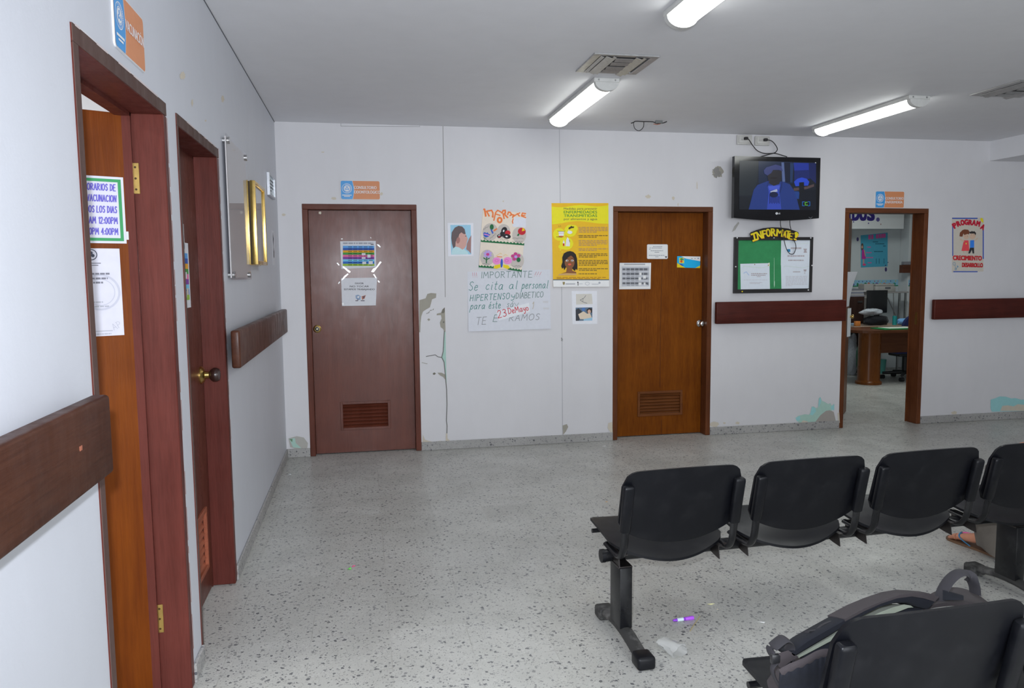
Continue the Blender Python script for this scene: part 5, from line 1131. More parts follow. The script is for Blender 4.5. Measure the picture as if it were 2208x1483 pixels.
# loose wire hanging from the ceiling
def cz(px, py, z): return onz(px, py, z)
k = 120/2208
mb = MB(); f = lambda x, y: (1340+x*k, 240+y*k)
y_ = onz(*f(900, 410), CH-.012).y
P = [ony(*f(x, y), y_) for x, y in ((380, 470), (480, 440), (560, 395), (860, 405), (1240, 415), (1380, 480), (1540, 475), (1680, 455), (1800, 405))]
mb.tube(P, .004, CORD, smooth=3, n=8); mb.tube([P[1]-Vector((.0, .0, .002)), *[ony(*f(x, y), y_) for x, y in ((490, 570), (540, 690), (650, 765), (760, 745), (860, 640), (885, 520), (885, 415))]], .003, CORD, smooth=4, n=8)
mb.tube([ony(*f(x, y), y_) for x, y in ((1270, 500), (1400, 525), (1540, 500))], .003, flat(170, 110, 90, 1.2, .5), n=6)
p = ony(*f(1480, 470), y_); mb.box((p.x-.03, p.y-.01, p.z-.002), (p.x+.03, p.y+.01, CH-.0005), flat(110, 112, 112, 1.2, .6), .003, 1)
tag(mb.build('loose_wire'), 'loose dark wire loop hanging from the ceiling by the back wall', 'wire')
# ================================================================== BENCHES
BP1 = plastic('seat_black', (.0046, .005, .0075), .36, .10, 700, .32, .02); BST = plastic('bench_steel', (.005, .0053, .007), .30, .04, 300, .5, .10); BDU = plastic('bench_dusty', (.045, .044, .043), .55, .2, 300, .3, .6); BRK = metal('bracket', (.10, .09, .09), .4)
PITCH = .5774
def lerp_tab(t, x):
    for (a, va), (b, vb) in zip(t, t[1:]):
        if x <= b: return va+(vb-va)*max(0, (x-a)/(b-a))
    return t[-1][1]
def smst(t): return t*t*(3-2*t)
def seat_bm():
    """curved plastic seat shell, local to a seat centre: x across, y forward"""
    mb = MB()
    zc = [(-.06, .345), (-.02, .352), (.03, .372), (.08, .388), (.15, .402), (.24, .418), (.29, .424), (.315, .414)]
    zs = [(-.06, .396), (.0, .404), (.15, .420), (.29, .430), (.315, .420)]
    def fn(u, v):
        x = (u*2-1); a = abs(x); r = max(0, (a-.86)/.14); yb = -.058+.060*a**2.2+.03*r*r; yf = .312-.03*(1-math.sqrt(max(0, 1-r*r)))
        y = yb+(yf-yb)*v; w = a**1.8
        return (x*.252, y, lerp_tab(zc, y)*(1-w)+lerp_tab(zs, y)*w)
    mb.grid(fn, 28, 18, BP1, .011, (0, 0, -1)); return mb
def back_bm():
    mb = MB()
    def fn(u, v):
        x = u*2-1; a = abs(x)
        r = max(0, (a-.76)/.24); zt = .752-.010*a*a-.062*(1-math.sqrt(max(0, 1-r*r)))
        r2 = max(0, (a-.9)/.1); zb = .4225+.074*a**2.1+.03*(1-math.sqrt(max(0, 1-r2*r2)))
        z = zb+(zt-zb)*v; y = -.066-(z-.4225)*.275-.022*(1-a*a)+.026
        return (x*.258, y, z)
    mb.grid(fn, 30, 14, BP1, .011, (0, -1, 0)); return mb
UPR = [(.11, .384), (.02, .380), (-.045, .384), (-.074, .400), (-.088, .435), (-.100, .50), (-.140, .672)]
def upright_bm(x):
    mb = MB(); mb.tube([(x, y-.004, z-.012 if z < .39 else z) for y, z in UPR], .0165, BST, ry=.0105, n=10, side=(1, 0, 0), smooth=4); return mb
def sleeve_bm(x):
    mb = MB(); p0 = Vector((x, -.100, .492)); p1 = Vector((x, -.1435, .690)); t = (p1-p0).normalized()
    def rr(p, a, b, n=20):
        nrm = Vector((1, 0, 0)).cross(t)
        out = []
        for k in range(n):
            th = 2*math.pi*k/n; c, s_ = math.cos(th), math.sin(th); e = .5
            out.append(p+Vector((1, 0, 0))*a*math.copysign(abs(c)**e, c)+nrm*b*math.copysign(abs(s_)**e, s_))
        return out
    mb.rings([rr(p0, .018, .012), rr(p0+t*.004, .0215, .0145), rr(p1-t*.012, .0225, .0155), rr(p1-t*.004, .021, .014), rr(p1, .016, .010)], BP1); return mb
def bench(name, label, ox, oy, th, n=7, legs=(-.2125, 1.7426, 3.69)):
    r = thing(name, label, 'bench', (ox, oy, 0), None, th); ORIG[r.name] = Vector((0, 0, 0))
    mb = MB(); a, b = -.275, (n-1)*PITCH+.275
    mb.tube([(a, .045, .345), (b, .045, .345)], .026, BST, ry=.021, n=16, side=(0, 0, 1)); bm_ = mb.build('beam', r, (0, 0, 0))
    for x in (a-.004, b+.004): mb = MB(); mb.tube([(x-.008, .045, .345), (x+.008, .045, .345)], .028, BP1, n=16); mb.build('end_cap', bm_, (0, 0, 0))
    mb = MB(); mb.tube([(a+.015, .235, .386), (b-.015, .235, .386)], .010, BST, n=8); mb.build('front_rod', r, (0, 0, 0))
    proto = None
    for i in range(n):
        if proto is None:
            s0 = seat_bm().build('seat', r, (0, 0, 0)); b0 = back_bm().build('backrest', r, (0, 0, 0)); proto = [s0, b0]
            for x in (-.2387, .2387):
                sleeve_bm(x).build('sleeve', b0, (0, 0, 0)); proto.append(upright_bm(x).build('upright', r, (0, 0, 0)))
                mb = MB(); mb.prism([(x*.93-.018, -.035, .372), (x*.93-.018, .10, .372), (x*.93-.018, .10, .338), (x*.93-.018, .0, .322), (x*.93-.018, -.045, .318)], (.004, 0, 0), BRK)
                mb.box((x*.93-.020, -.04, .369), (x*.93+.020, .12, .373), BRK); proto.append(mb.build('bracket', r, (0, 0, 0)))
        else:
            for o in proto:
                c = o.copy(); COL.objects.link(c); c.parent = r; c.location = (i*PITCH, 0, 0)
                for ch in [q for q in bpy.data.objects if q.parent == o]:
                    d = ch.copy(); COL.objects.link(d); d.parent = c
    L0 = None
    for x in legs:
        mb = MB(); mb.box((-.027, -.052, .066), (.027, .062, .322), BST, .004, 2)
        mb.box((-.03, -.045, .318), (.03, .075, .326), BRK, .001, 1)
        lg = mb.build('leg', r, (0, 0, 0)); lg.location = (x, 0, 0)
        mb = MB()
        P = [(0, -.262, .026), (0, -.20, .032), (0, -.12, .046), (0, -.04, .056), (0, .05, .056), (0, .12, .046), (0, .19, .032), (0, .232, .026)]
        mb.tube(P, [.029]*8, BDU, ry=.62, n=14, side=(1, 0, 0), smooth=3); mb.build('foot_bar', lg, (0, 0, 0))
        for y0, y1 in ((-.272, -.195), (.165, .238)):
            mb = MB(); mb.box((-.037, y0, .0006), (.037, y1, .053), BDU if y0 > 0 else BP1, .012, 3); mb.build('foot_cap', lg, (0, 0, 0))
    return r
TH1 = .0346
b1 = bench('waiting_bench', 'long row of black plastic seats on steel beam across the middle of the hall', 1.8918, 2.8997, TH1)
TH2 = .022
b2_ = copy_tree(b1); b2_.location = (1.937, 1.600, 0); b2_.rotation_euler.z = TH2; b2_['label'] = 'nearest row of black plastic seats at lower right with the grey backpack'
b1['group'] = b2_['group'] = 'black waiting room benches'
# scratches of paint on the near backrest
mb = MB()
M2 = Matrix.Translation((1.937, 1.600, 0)) @ Matrix.Rotation(TH2, 4, 'Z')
# ================================================================== BACKPACK (on the first seat of the near bench)
GREYC = cloth('pack_grey', (.060, .051, .055), 900, .85, .03); NAVYM = cloth('pack_mesh', (.014, .0155, .022), 1200, .8, .03); MINTM = cloth('pack_lining', (.30, .33, .27), 1000, .85, .1); WEB = cloth('pack_web', (.042, .040, .046), 1400, .75, .03); BUCK = plastic('buckle', (.02, .02, .022), .3)
k = 628/2208
YB = 1.655
def bp(x, y, Y=YB): return ony(1580+x*k, 1180+y*k, Y)
Y0B, Y1B = 1.585, 1.735
pack = thing('backpack', 'grey backpack with mesh padded straps lying against the near bench backrest', 'backpack', (1.80, 1.72, .44))
# body: side profile (x,z) swept in y with rounded flanks
prof_t = [(345, 960), (380, 890), (470, 838), (600, 760), (760, 690), (1000, 580), (1200, 510), (1350, 465), (1550, 440), (1750, 400), (1880, 385), (1950, 400)]
T = [bp(x, y) for x, y in prof_t]
def packring(t, yy):
    pass
N = 18; rings = []
xs0, xs1 = T[0].x, T[-1].x
def topz(x):
    for a, b in zip(T, T[1:]):
        if x <= b.x: return a.z+(b.z-a.z)*(x-a.x)/(b.x-a.x)
    return T[-1].z
for i in range(N+1):
    t = i/N; x = xs0+(xs1-xs0)*t; zt = topz(x)
    zb = .436 if x < 2.16 else .436+(x-2.16)*.5
    e = min(1, math.sqrt(max(0, 1-(2*t-1)**8))+.02)
    zm = (zt+zb)/2; hh = max(.012, (zt-zb)/2)*(.35+.65*e); ym = (Y0B+Y1B)/2; hy = (Y1B-Y0B)/2*(.6+.4*e)
    R = []
    for j in range(28):
        th = 2*math.pi*j/28; c, s_ = math.cos(th), math.sin(th); ex = .55
        wob = .004*math.sin(9*t+3*th)
        yy = ym+(hy+wob)*math.copysign(abs(c)**ex, c); R.append(Vector((x, yy, max(zb, zt-.012-hh-.22*(yy-Y0B)+ (hh)*math.copysign(abs(s_)**ex, s_)))))
    rings.append(R)
mb = MB(); mb.rings(rings, GREYC); mb.build('bag_body', pack)
# mesh side pocket on the near lower flank
def flank(x, y, d=0): return bp(x, y, Y0B-.010-d)
mb = MB()
edge = [(360, 955), (430, 915), (540, 870), (640, 815), (700, 800), (740, 810)]
mb.tube([flank(x, y, .004) for x, y in edge], .011, GREYC, ry=.006, n=8, side=(0, 0, 1), smooth=4)
def pk(u, v):
    i = u*(len(edge)-1); a = min(int(i), len(edge)-2); f_ = i-a
    ex = edge[a][0]+(edge[a+1][0]-edge[a][0])*f_; ey = edge[a][1]+(edge[a+1][1]-edge[a][1])*f_
    y = ey+(1075-ey)*v; p = flank(ex-8*v, y, .010*math.sin(math.pi*min(1, v+.2))+.0012*math.sin(u*46)*(1-v*.5)); p.z = max(p.z, .434); return p
mb.grid(pk, 40, 10, NAVYM, .004, (0, 1, 0)); mb.build('mesh_pocket', pack)
# padded shoulder strap arching over the pack
U = [(440, 800), (560, 708), (700, 628), (850, 545), (1000, 465), (1130, 410), (1260, 365), (1380, 345), (1480, 352), (1560, 380)]
Lw = [(470, 826), (600, 750), (740, 668), (860, 590), (1000, 515), (1110, 458), (1220, 425), (1320, 420), (1400, 450), (1480, 470)]
Y0S, Y1S = 1.60, 1.665
mb = MB(); rg = []
for (a, b), (c, d) in zip(U, Lw):
    pa, pb = bp(a, b, Y0S), bp(c, d, Y0S); w = Vector((0, Y1S-Y0S, -.022)); t = pa-pb
    q1 = pb+t*.15; q2 = pa-t*.15
    rg.append([pb+w*.06, q1, q2, pa+w*.06, pa+w*.5+t*.06, pa+w*.94, q2+w, q1+w, pb+w*.94, pb+w*.5-t*.02])
mb.rings(rg, NAVYM); st = mb.build('shoulder_strap', pack)
mb = MB(); rg2 = []
for (a, b), (c, d) in zip(U[3:], Lw[3:]):
    pa, pb = bp(a, b, Y0S-.002), bp(c, d, Y0S-.002); w = Vector((0, Y1S-Y0S+.004, -.022)); t = (pa-pb)
    rg2.append([pa-t*.35, pa+t*.06, pa+t*.10+w*.5, pa+t*.06+w, pa-t*.35+w, pa-t*.2+w*.5])
mb.rings(rg2, GREYC); mb.build('strap_cover', st)
# pale lining seen under the strap
mb = MB(); rg = []
for (a, b), (c, d) in zip([(480, 832), (620, 748), (760, 668), (900, 585), (1020, 535), (1120, 490), (1220, 452), (1300, 432), (1350, 440)], [(500, 838), (640, 765), (780, 690), (910, 615), (1060, 545), (1160, 520), (1260, 485), (1330, 458), (1370, 455)]):
    pa, pb = bp(a, b, Y0S+.012), bp(c, d, Y0S+.012); w = Vector((0, .05, -.02)); rg.append([pb, pa, pa+w, pb+w])
mb.rings(rg, MINTM); mb.build('strap_lining', pack)
mb = MB(); mb.tube([bp(x, y, 1.64) for x, y in ((520, 826), (640, 770), (780, 705), (900, 640), (1080, 560), (1250, 500), (1400, 465))], .012, NAVYM, ry=.03, n=10, side=(0, 0, 1), smooth=3); mb.build('back_padding', pack)
# grab handle loop
def band(pts, wd, m, th=.0035, ydir=(0, 1, 0), sm=5):
    b = MB(); b.tube(pts, th, m, ry=wd/2, n=8, smooth=sm); return b
HP_ = [(1560, 420), (1590, 330), (1640, 250), (1700, 200), (1750, 192), (1800, 225), (1830, 290), (1838, 350)]
P = [bp(x, y, 1.66) for x, y in HP_]
mb = MB(); mb.tube(P, .0035, WEB, ry=.017, n=8, side=(-.6, -.1, .6), smooth=5); mb.build('grab_handle', pack)
# top flap with dark mesh between the handle ends
mb = MB(); mb.grid(lambda u, v: bp(1370+u*590, 470-55*math.sin(u*math.pi*.9)-v*(20+95*math.sin(math.pi*min(1, u*1.02))**.8), 1.63+.16*v), 16, 8, GREYC, .012, (0, .3, -1)); mb.build('top_flap', pack)
mb = MB(); mb.grid(lambda u, v: bp(1600+u*150, 400-v*(75-40*u), 1.625+.02*v), 6, 4, NAVYM, .004, (0, 1, 0)); mb.build('top_mesh', pack)
# adjuster webbing and buckles at the lower left
mb = MB(); mb.tube([bp(x, y, 1.62) for x, y in ((350, 880), (300, 830), (285, 780), (330, 730), (395, 690), (440, 735), (420, 800), (440, 850), (370, 900))], .0035, WEB, ry=.02, n=8, side=(.5, 0, .5), smooth=4); mb.build('adjuster_strap', pack)
mb = MB(); p = bp(322, 842, 1.605); mb.box(p-Vector((.012, .006, .012)), p+Vector((.012, .006, .012)), BUCK, .004, 2); mb.build('buckle', pack)
mb = MB(); mb.tube([bp(x, y, 1.61) for x, y in ((330, 870), (300, 910), (305, 960), (335, 1020), (350, 1050))], .003, WEB, ry=.009, n=8, side=(1, 0, 0), smooth=4); mb.build('loose_strap', pack)
mb = MB(); mb.tube([bp(x, y, 1.64) for x, y in ((560, 640), (620, 630), (680, 590), (740, 565), (775, 580), (700, 625), (640, 655))], .0035, WEB, ry=.016, n=8, side=(0, .5, .8), smooth=4); mb.build('strap_tail', pack)
mb = MB(); mb.rings([[bp(x, y, yy) for x, y in ((345, 900), (350, 800), (420, 780), (500, 830), (430, 870), (370, 915))] for yy in (1.60, 1.62, 1.66)], GREYC); mb.build('strap_anchor', pack)
# paint scratches on the near backrest
# ================================================================== PERSON (seated on the far bench, only the lower leg is in view)
SKN = flat(190, 130, 104, 1.2, .5, .4); KHA = cloth('khaki', (.165, .145, .125), 900, .9, .1); SHIRT = cloth('shirt', (.32, .30, .30), 800, .9, .1); HAIRD = cloth('hair', (.02, .015, .012), 300, .5, .3)
per = thing('person', 'seated person in khaki trousers and thong sandals, foot seen under the far bench', 'person', (4.22, 2.98, 0))
PO = Vector((4.22, 2.98, 0))
V = []; E_ = []; RR = []
def node(p, r, par=None):
    V.append(Vector(p)); RR.append(r if isinstance(r, tuple) else (r, r)); i = len(V)-1
    if par is not None: E_.append((par, i))
    return i
root = node((4.20, 2.99, .52), .12)
sp = node((4.20, 2.96, .66), (.125, .095), root); ch = node((4.20, 2.95, .84), (.15, .10), sp); up_ = node((4.20, 2.97, .98), (.10, .075), ch); nk = node((4.20, 2.985, 1.06), .052, up_); hd = node((4.20, 3.0, 1.13), (.07, .08), nk); ht = node((4.20, 3.0, 1.22), (.075, .09), hd); node((4.20, 2.995, 1.28), (.045, .055), ht)
node((4.20, 3.105, 1.165), (.010, .010), hd)
def limb(par, pts):
    for p, r in pts: par = node(p, r, par)
    return par
FEET = []
for sx, hip, knee, ank, ball, toe in ((-1, (4.10, 3.02, .50), (3.975, 3.36, .47), (3.915, 3.375, .09), (3.897, 3.555, .034), (3.893, 3.615, .022)), (1, (4.30, 3.02, .50), (4.36, 3.40, .48), (4.38, 3.40, .09), (4.40, 3.58, .034), (4.405, 3.64, .022))):
    a = limb(root, [(hip, .085), (((hip[0]+knee[0])/2, (hip[1]+knee[1])/2, .50), .075), (knee, .058), ((knee[0]*.6+ank[0]*.4, knee[1]*.6+ank[1]*.4+.0, .32), .052), (ank, .034)])
    node((ank[0], ank[1]-.035, .032), (.026, .028), a)
    mid = node(((ank[0]+ball[0])/2, (ank[1]+ball[1])/2, .055), (.036, .030), a); bl = node((ball[0], ball[1]-.012, .036), (.046, .021), mid)
    for t in range(5):   # toes: the big one on the inner side
        dx = (-.036+.018*t)*(-sx); L = (.078, .074, .066, .057, .046)[t]; 
        dx = (.038-.0195*t)*(-sx)
        t1 = node((ball[0]+dx*.9, ball[1]+L*.5, .026), (.0115 if t == 0 else .0085, .010), bl); node((ball[0]+dx, ball[1]+L, .018), (.0125 if t == 0 else .0085, .0095), t1)
    FEET.append((ank, ball, sx))
for sx in (-1, 1):
    w = limb(up_, [((4.20+sx*.17, 2.96, .95), .05), ((4.20+sx*.22, 2.98, .72), .040), ((4.20+sx*.16, 3.17, .60), .032), ((4.20+sx*.12, 3.27, .605), (.028, .018)), ((4.20+sx*.10, 3.31, .60), (.036, .014))])
    for t in range(4): f1 = node((4.20+sx*(.10+.032-.02*t), 3.355-.004*abs(t-1), .597), .0085, w); node((4.20+sx*(.10+.030-.02*t), 3.385-.006*abs(t-1), .588), .0075, f1)
    f1 = node((4.20+sx*.055, 3.305, .60), .010, w); node((4.20+sx*.04, 3.335, .596), .0085, f1)
me = bpy.data.meshes.new('body'); me.from_pydata([p-PO for p in V], E_, []); body = bpy.data.objects.new('body', me); COL.objects.link(body); body.parent = per; ORIG[body.name] = PO
md = body.modifiers.new('skin', 'SKIN'); md.use_smooth_shade = True
for sv, r in zip(me.skin_vertices[0].data, RR): sv.radius = r
me.skin_vertices[0].data[0].use_root = True
body.modifiers.new('subdivision', 'SUBSURF').levels = 2; body.modifiers['subdivision'].render_levels = 2
me.materials.append(SKN)
# trousers: two flared tubes joined at the seat
mb = MB()
def trouser(hip, knee, ank, sx):
    c = [((hip[0]*.35+4.2*.65), 3.0, .515, .12, .10), (hip[0], hip[1]+.06, .51, .10, .092), ((hip[0]+knee[0])/2, (hip[1]+knee[1])/2, .507, .088, .088), (knee[0]*.85+hip[0]*.15, knee[1]-.03, .495, .078, .078), (knee[0], knee[1]+.025, .44, .080, .080), (knee[0]*.5+ank[0]*.5, (knee[1]+ank[1])/2+.005, .27, .080, .082), (ank[0]+.004, ank[1]-.006, .12, .079, .090), (ank[0]+.006, ank[1]-.02, .058, .080, .096), (ank[0]+.008, ank[1]-.028, .022, .078, .092)]
    P = [Vector(q[:3]) for q in c]; rings = []
    for i, q in enumerate(c):
        t = (P[min(len(P)-1, i+1)]-P[max(0, i-1)]).normalized(); a = Vector((1, 0, 0)); a = (a-t*a.dot(t)).normalized(); b = t.cross(a); R = []
        for j in range(28):
            th = 2*math.pi*j/28; f = 1+.05*math.sin(3*th+i*1.7)+.03*math.sin(5*th-i*2.1); 
            pt = P[i]+a*q[3]*f*math.cos(th)+b*q[4]*f*math.sin(th)
            if i >= len(c)-1: pt.z = .016+.052*max(0, (pt.y-ank[1]+.10)/.16)
            R.append(pt)
        rings.append(R)
    mb.rings(rings, KHA, True, True, False)
trouser((4.10, 3.02, .50), (3.975, 3.36, .47), (3.915, 3.375, .09), -1); trouser((4.30, 3.02, .50), (4.36, 3.40, .48), (4.38, 3.40, .09), 1)
tr = mb.build('trousers', per, PO)
mb = MB()
rg = []
for z, a, b, y in ((.50, .19, .135, 2.985), (.60, .175, .13, 2.975), (.74, .17, .125, 2.96), (.88, .185, .125, 2.955), (.97, .17, .105, 2.965), (1.03, .08, .07, 2.98)): rg.append([Vector((4.20+a*math.cos(2*math.pi*j/24), y+b*math.sin(2*math.pi*j/24), z)) for j in range(24)])
mb.rings(rg, SHIRT, True, True, False)
for sx in (-1, 1): mb.tube([(4.20+sx*.13, 2.96, .965), (4.20+sx*.18, 2.96, .93), (4.20+sx*.215, 2.975, .80)], [.062, .062, .058], SHIRT, n=16)
mb.build('shirt', per, PO)
mb = MB(); rg = []
for k in range(9):
    t = k/8; z = 1.325-.20*t; r = (.02, .065, .088, .096, .098, .096, .092, .088, .08)[k]; rg.append([Vector((4.20+r*math.cos(2*math.pi*j/20)*.95, 2.985-.01*t+r*1.08*math.sin(2*math.pi*j/20)*(1 if math.sin(2*math.pi*j/20) < 0 else max(.2, 1-t*1.1)), z)) for j in range(20)])
mb.rings(rg, HAIRD); mb.build('hair', per, PO)
# thong sandals
SOLE = plastic('sole', (.16, .085, .045), .6); STR1 = flat(60, 120, 160, 1.2, .5); STR2 = flat(214, 96, 150, 1.2, .5)
for ank, ball, sx in FEET:
    c = [(0, -.072), (.026, -.064), (.033, -.03), (.033, .05), (.042, .14), (.049, .19), (.047, .235), (.030, .262), (.004, .268)]
    o = [(x, y) for x, y in c]+[(-x*.92, y-.012*(y > .1)) for x, y in c[::-1][1:-1]]
    dx = ball[0]-ank[0]; 
    mb = MB(); mb.prism([(ank[0]+(-sx)*x+dx*(y+.0)/.18, ank[1]+y, .0006) for x, y in o], (0, 0, .012), SOLE); sd = mb.build('sandal', per, PO, smooth=False)
    th_ = Vector((ball[0]+(-sx)*.026, ball[1]+.022, .046)); 
    mb = MB(); mb.tube([th_+Vector((0, .004, -.03)), th_, Vector((ball[0]+(-sx)*.034, ball[1]-.03, .058)), Vector((ank[0]+(-sx)*.036, ank[1]+.09, .045)), Vector((ank[0]+(-sx)*.034, ank[1]+.07, .012))], .0055, STR2, ry=.003, n=8, smooth=4); mb.build('thong_strap', sd, PO)
    mb = MB(); mb.tube([th_+Vector((0, 0, .002)), Vector((ball[0]+sx*.012, ball[1]-.01, .058)), Vector((ball[0]+sx*.040, ball[1]-.035, .044)), Vector((ank[0]+sx*.038, ank[1]+.09, .012))], .0055, STR1, ry=.003, n=8, smooth=4); mb.build('thong_strap', sd, PO)
# ================================================================== LITTER ON THE FLOOR
PURP = flat(128, 50, 190, 1.4, .35, .5); PURP2 = flat(160, 80, 215, 1.5, .35, .5)
def onf(x, y): return onz(x, y, 0)
a = onf(1451, 1341)+Vector((0, 0, .0075)); b = onf(1495, 1335)+Vector((0, 0, .0075)); d = (b-a)
mk = thing('marker_pen', 'purple marker pen lying on the floor between the two benches', 'marker', (a.x, a.y, 0))
mb = MB(); mb.tube([a, a+d*.03, a+d*.16, a+d*.18, a+d*.56, a+d*.62], [.003, .005, .0055, .007, .0072, .0055], PURP, n=14); mb.build('barrel', mk)
mb = MB(); mb.tube([a+d*.60, a+d*.62, a+d*.97, a+d], [.0068, .0075, .0092, .008], PURP2, n=14); mb.build('cap', mk)
mb = MB(); mb.tube([a+d*.2, a+d*.5], .0074, flat(190, 206, 230, 1.4, .4), n=14); mb.build('label_band', mk)
a = onf(1316, 1270)+Vector((0, 0, .006)); b = onf(1330, 1272)+Vector((0, 0, .006)); d = b-a
mb = MB(); mb.tube([a, a+d*.2, a+d*.8, a+d*1.6, a+d*3], [.002, .006, .006, .005, .005], PURP2, n=12); tag(mb.build('pen_cap'), 'small purple pen on the floor behind the first bench leg', 'marker')
# crumpled clear cup
c = onf(1446, 1405); CUP = glassy('cup', (.93, .94, .92), .25, 1.3, .42)
mb = MB(); ax = Vector((.35, -.75, .0)).normalized(); sd = Vector((0, 0, 1)).cross(ax); rg = []
for t, r in ((0, .024), (.01, .026), (.04, .029), (.075, .033), (.10, .036), (.103, .036)):
    R = []
    for j in range(22):
        th = 2*math.pi*j/22; cr = 1+.16*math.sin(3*th+t*40)+.10*math.sin(7*th-t*60); p = c-ax*.05+ax*t+sd*r*1.15*cr*math.cos(th)+Vector((0, 0, .024+r*.66*cr*math.sin(th))); p.z = max(p.z, .0008); R.append(p)
    rg.append(R)
mb.rings(rg, CUP, True, True, False); tag(mb.build('plastic_cup'), 'crumpled clear plastic cup on the floor beside the bench foot', 'cup')
def scrap(x, y, pts, col, label, name='paper_scrap', h=.004, cat='scrap', kk=1.6):
    c = onf(x, y); mb = MB(); m_ = flat(*col, kk, .6); o = [c+Vector((px, py, .0006+h*(i % 2)*.5)) for i, (px, py) in enumerate(pts)]
    cen = c+Vector((0, 0, h)); n = len(o)
    mb.add(o+[cen]+[p-Vector((0, 0, .0004)) for p in o], [(i, (i+1) % n, n) for i in range(n)]+[tuple(range(n+1, 2*n+1))[::-1]]+[(i, (i+1) % n, n+1+(i+1) % n, n+1+i) for i in range(n)], m_); tag(mb.build(name, smooth=False), label, cat)
scrap(1640, 1342, [(-.018, .012), (-.008, .004), (.014, -.008), (.018, -.002), (.006, .006)], (226, 226, 238), 'white paper scrap on floor behind the backpack')
scrap(1530, 1303, [(-.010, .006), (.0, -.008), (.010, -.004), (.026, .0), (.012, .007)], (226, 196, 150), 'cream crumb like scrap on floor above the purple marker')
scrap(1547, 1314, [(-.004, .003), (.0, -.004), (.005, 0)], (220, 190, 170), 'tiny pinkish crumb beside the cream scrap')
scrap(755, 1227, [(-.016, -.004), (-.006, -.010), (.006, -.004), (.004, .006), (-.008, .008)], (90, 190, 70), 'small green candy wrapper on the open floor left of the benches', 'candy_wrapper', .010, 'wrapper')
scrap(762, 1222, [(-.006, -.004), (.012, .008), (.008, .012), (-.006, .002)], (190, 70, 110), 'small red twist of wrapper on the open floor', 'candy_wrapper', .008, 'wrapper')
scrap(625, 1024, [(-.012, .0), (.0, -.010), (.012, -.002), (.004, .012)], (214, 216, 220), 'tiny white scrap on floor by the corner skirting', h=.01, kk=1.3)
scrap(1308, 1082, [(-.008, .004), (.0, -.006), (.010, .0)], (230, 150, 70), 'tiny orange scrap on floor left of first backrest')
scrap(1302, 962, [(-.02, .0), (.0, -.015), (.025, -.004), (.01, .012)], (216, 216, 214), 'tiny white scrap on floor in front of the orange brown door', h=.004, kk=1.4)
mb = MB(); mb.tube([onf(1488, 1361)+Vector((0, 0, .0016)), onf(1496, 1348)+Vector((0, 0, .0016)), onf(1503, 1338)+Vector((0, 0, .0016)), onf(1509, 1329)+Vector((0, 0, .0016))], .0015, flat(176, 160, 110, 1.3, .6), n=6, smooth=3); tag(mb.build('straw_bit'), 'thin yellowish straw bit on floor beside the purple marker', 'scrap')
# ================================================================== NURSING ROOM
DESKW = wood('desk', (.12, .033, .006), (.24, .075, .012), 'z', .3, .6, .4); DESKX = wood('desk_x', (.085, .028, .012), (.17, .06, .025), 'x', .35, .6, .3); DARKW = wood('dark_cabinet', (.028, .014, .012), (.06, .032, .026), 'z', .4)
dk = thing('desk', 'brown desk with round pedestal seen through the open doorway', 'desk', (7.3, 8.98, 0))
mb = MB(); M = Matrix.Translation((7.275, 8.97, 0)); mb.lathe([(.165, .0006), (.165, .03), (.145, .045), (.140, .06), (.140, .69)], DESKW, M, 32); mb.build('round_pedestal', dk)
mb = MB(); O_ = [(9.0, 8.74), (9.0, 9.38), (7.30, 9.38)]+[(7.28+.32*math.cos(math.radians(a)), 9.06+.32*math.sin(math.radians(a))) for a in range(95, 271, 12)]; mb.prism([(x, y, .693) for x, y in O_], (0, 0, .035), DESKX); mb.build('desk_top', dk, smooth=False)
mb = MB(); mb.box((7.40, 9.02, .40), (8.95, 9.045, .692), DESKX); mb.build('modesty_panel', dk, smooth=False)
mb = MB(); mb.box((8.9, 8.8, .001), (8.94, 9.36, .692), DESKX); mb.build('end_panel', dk, smooth=False)
# green folders and papers on the desk
for i, (x0_, y0_, x1_, y1_, z0_, z1_, col, lab) in enumerate(((7.36, 8.80, 7.82, 9.08, .7285, .742, (40, 130, 74), 'green folder lying on the brown desk'), (7.46, 8.83, 7.88, 9.06, .7425, .748, (196, 204, 190), 'pale sheet on the green folder on the brown desk'), (8.02, 8.80, 8.26, 9.02, .7285, .738, (70, 140, 80), 'second green folder at the right side of the brown desk'))):
    mb = MB(); mb.box((x0_, y0_, z0_), (x1_, y1_, z1_), flat(*col, 1.1, .6), .002, 1); tag(mb.build('folder' if i != 1 else 'paper_sheet', smooth=False), lab, 'folder' if i != 1 else 'paper')
# side table with drawer, monitor and clutter
st = thing('side_table', 'pale side table with papers behind the brown desk', 'table', (7.8, 9.75, 0)); TBL = flat(170, 148, 132, 1.1, .5)
mb = MB(); mb.box((7.42, 9.50, .70), (8.75, 9.93, .73), TBL, .003, 1); mb.build('table_top', st, smooth=False)
mb = MB(); mb.box((7.46, 9.52, .64), (7.62, 9.9, .699), TBL, .003, 1); mb.build('drawer', st, smooth=False)
for x, y in ((7.60, 9.90), (8.7, 9.90), (8.7, 9.54)): mb = MB(); mb.box((x-.018, y-.018, .001), (x+.018, y+.018, .699), STEEL); mb.build('leg', st, smooth=False)
mo = thing('computer_monitor', 'black computer monitor on the side table in the nursing room', 'monitor', (7.93, 9.72, .73)); MON = plastic('monitor', (.010, .010, .012), .3)
a = ony(1872, 626, 9.68); b = ony(1913, 670, 9.68)
mb = MB(); mb.box((a.x, 9.68, .90), (b.x, 9.715, a.z), MON, .006, 2); mb.build('screen_panel', mo)
mb = MB(); mb.box((7.90, 9.715, .75), (7.97, 9.75, 1.0), MON); mb.box((7.80, 9.67, .7305), (8.07, 9.84, .752), MON, .005, 1); mb.build('stand', mo)
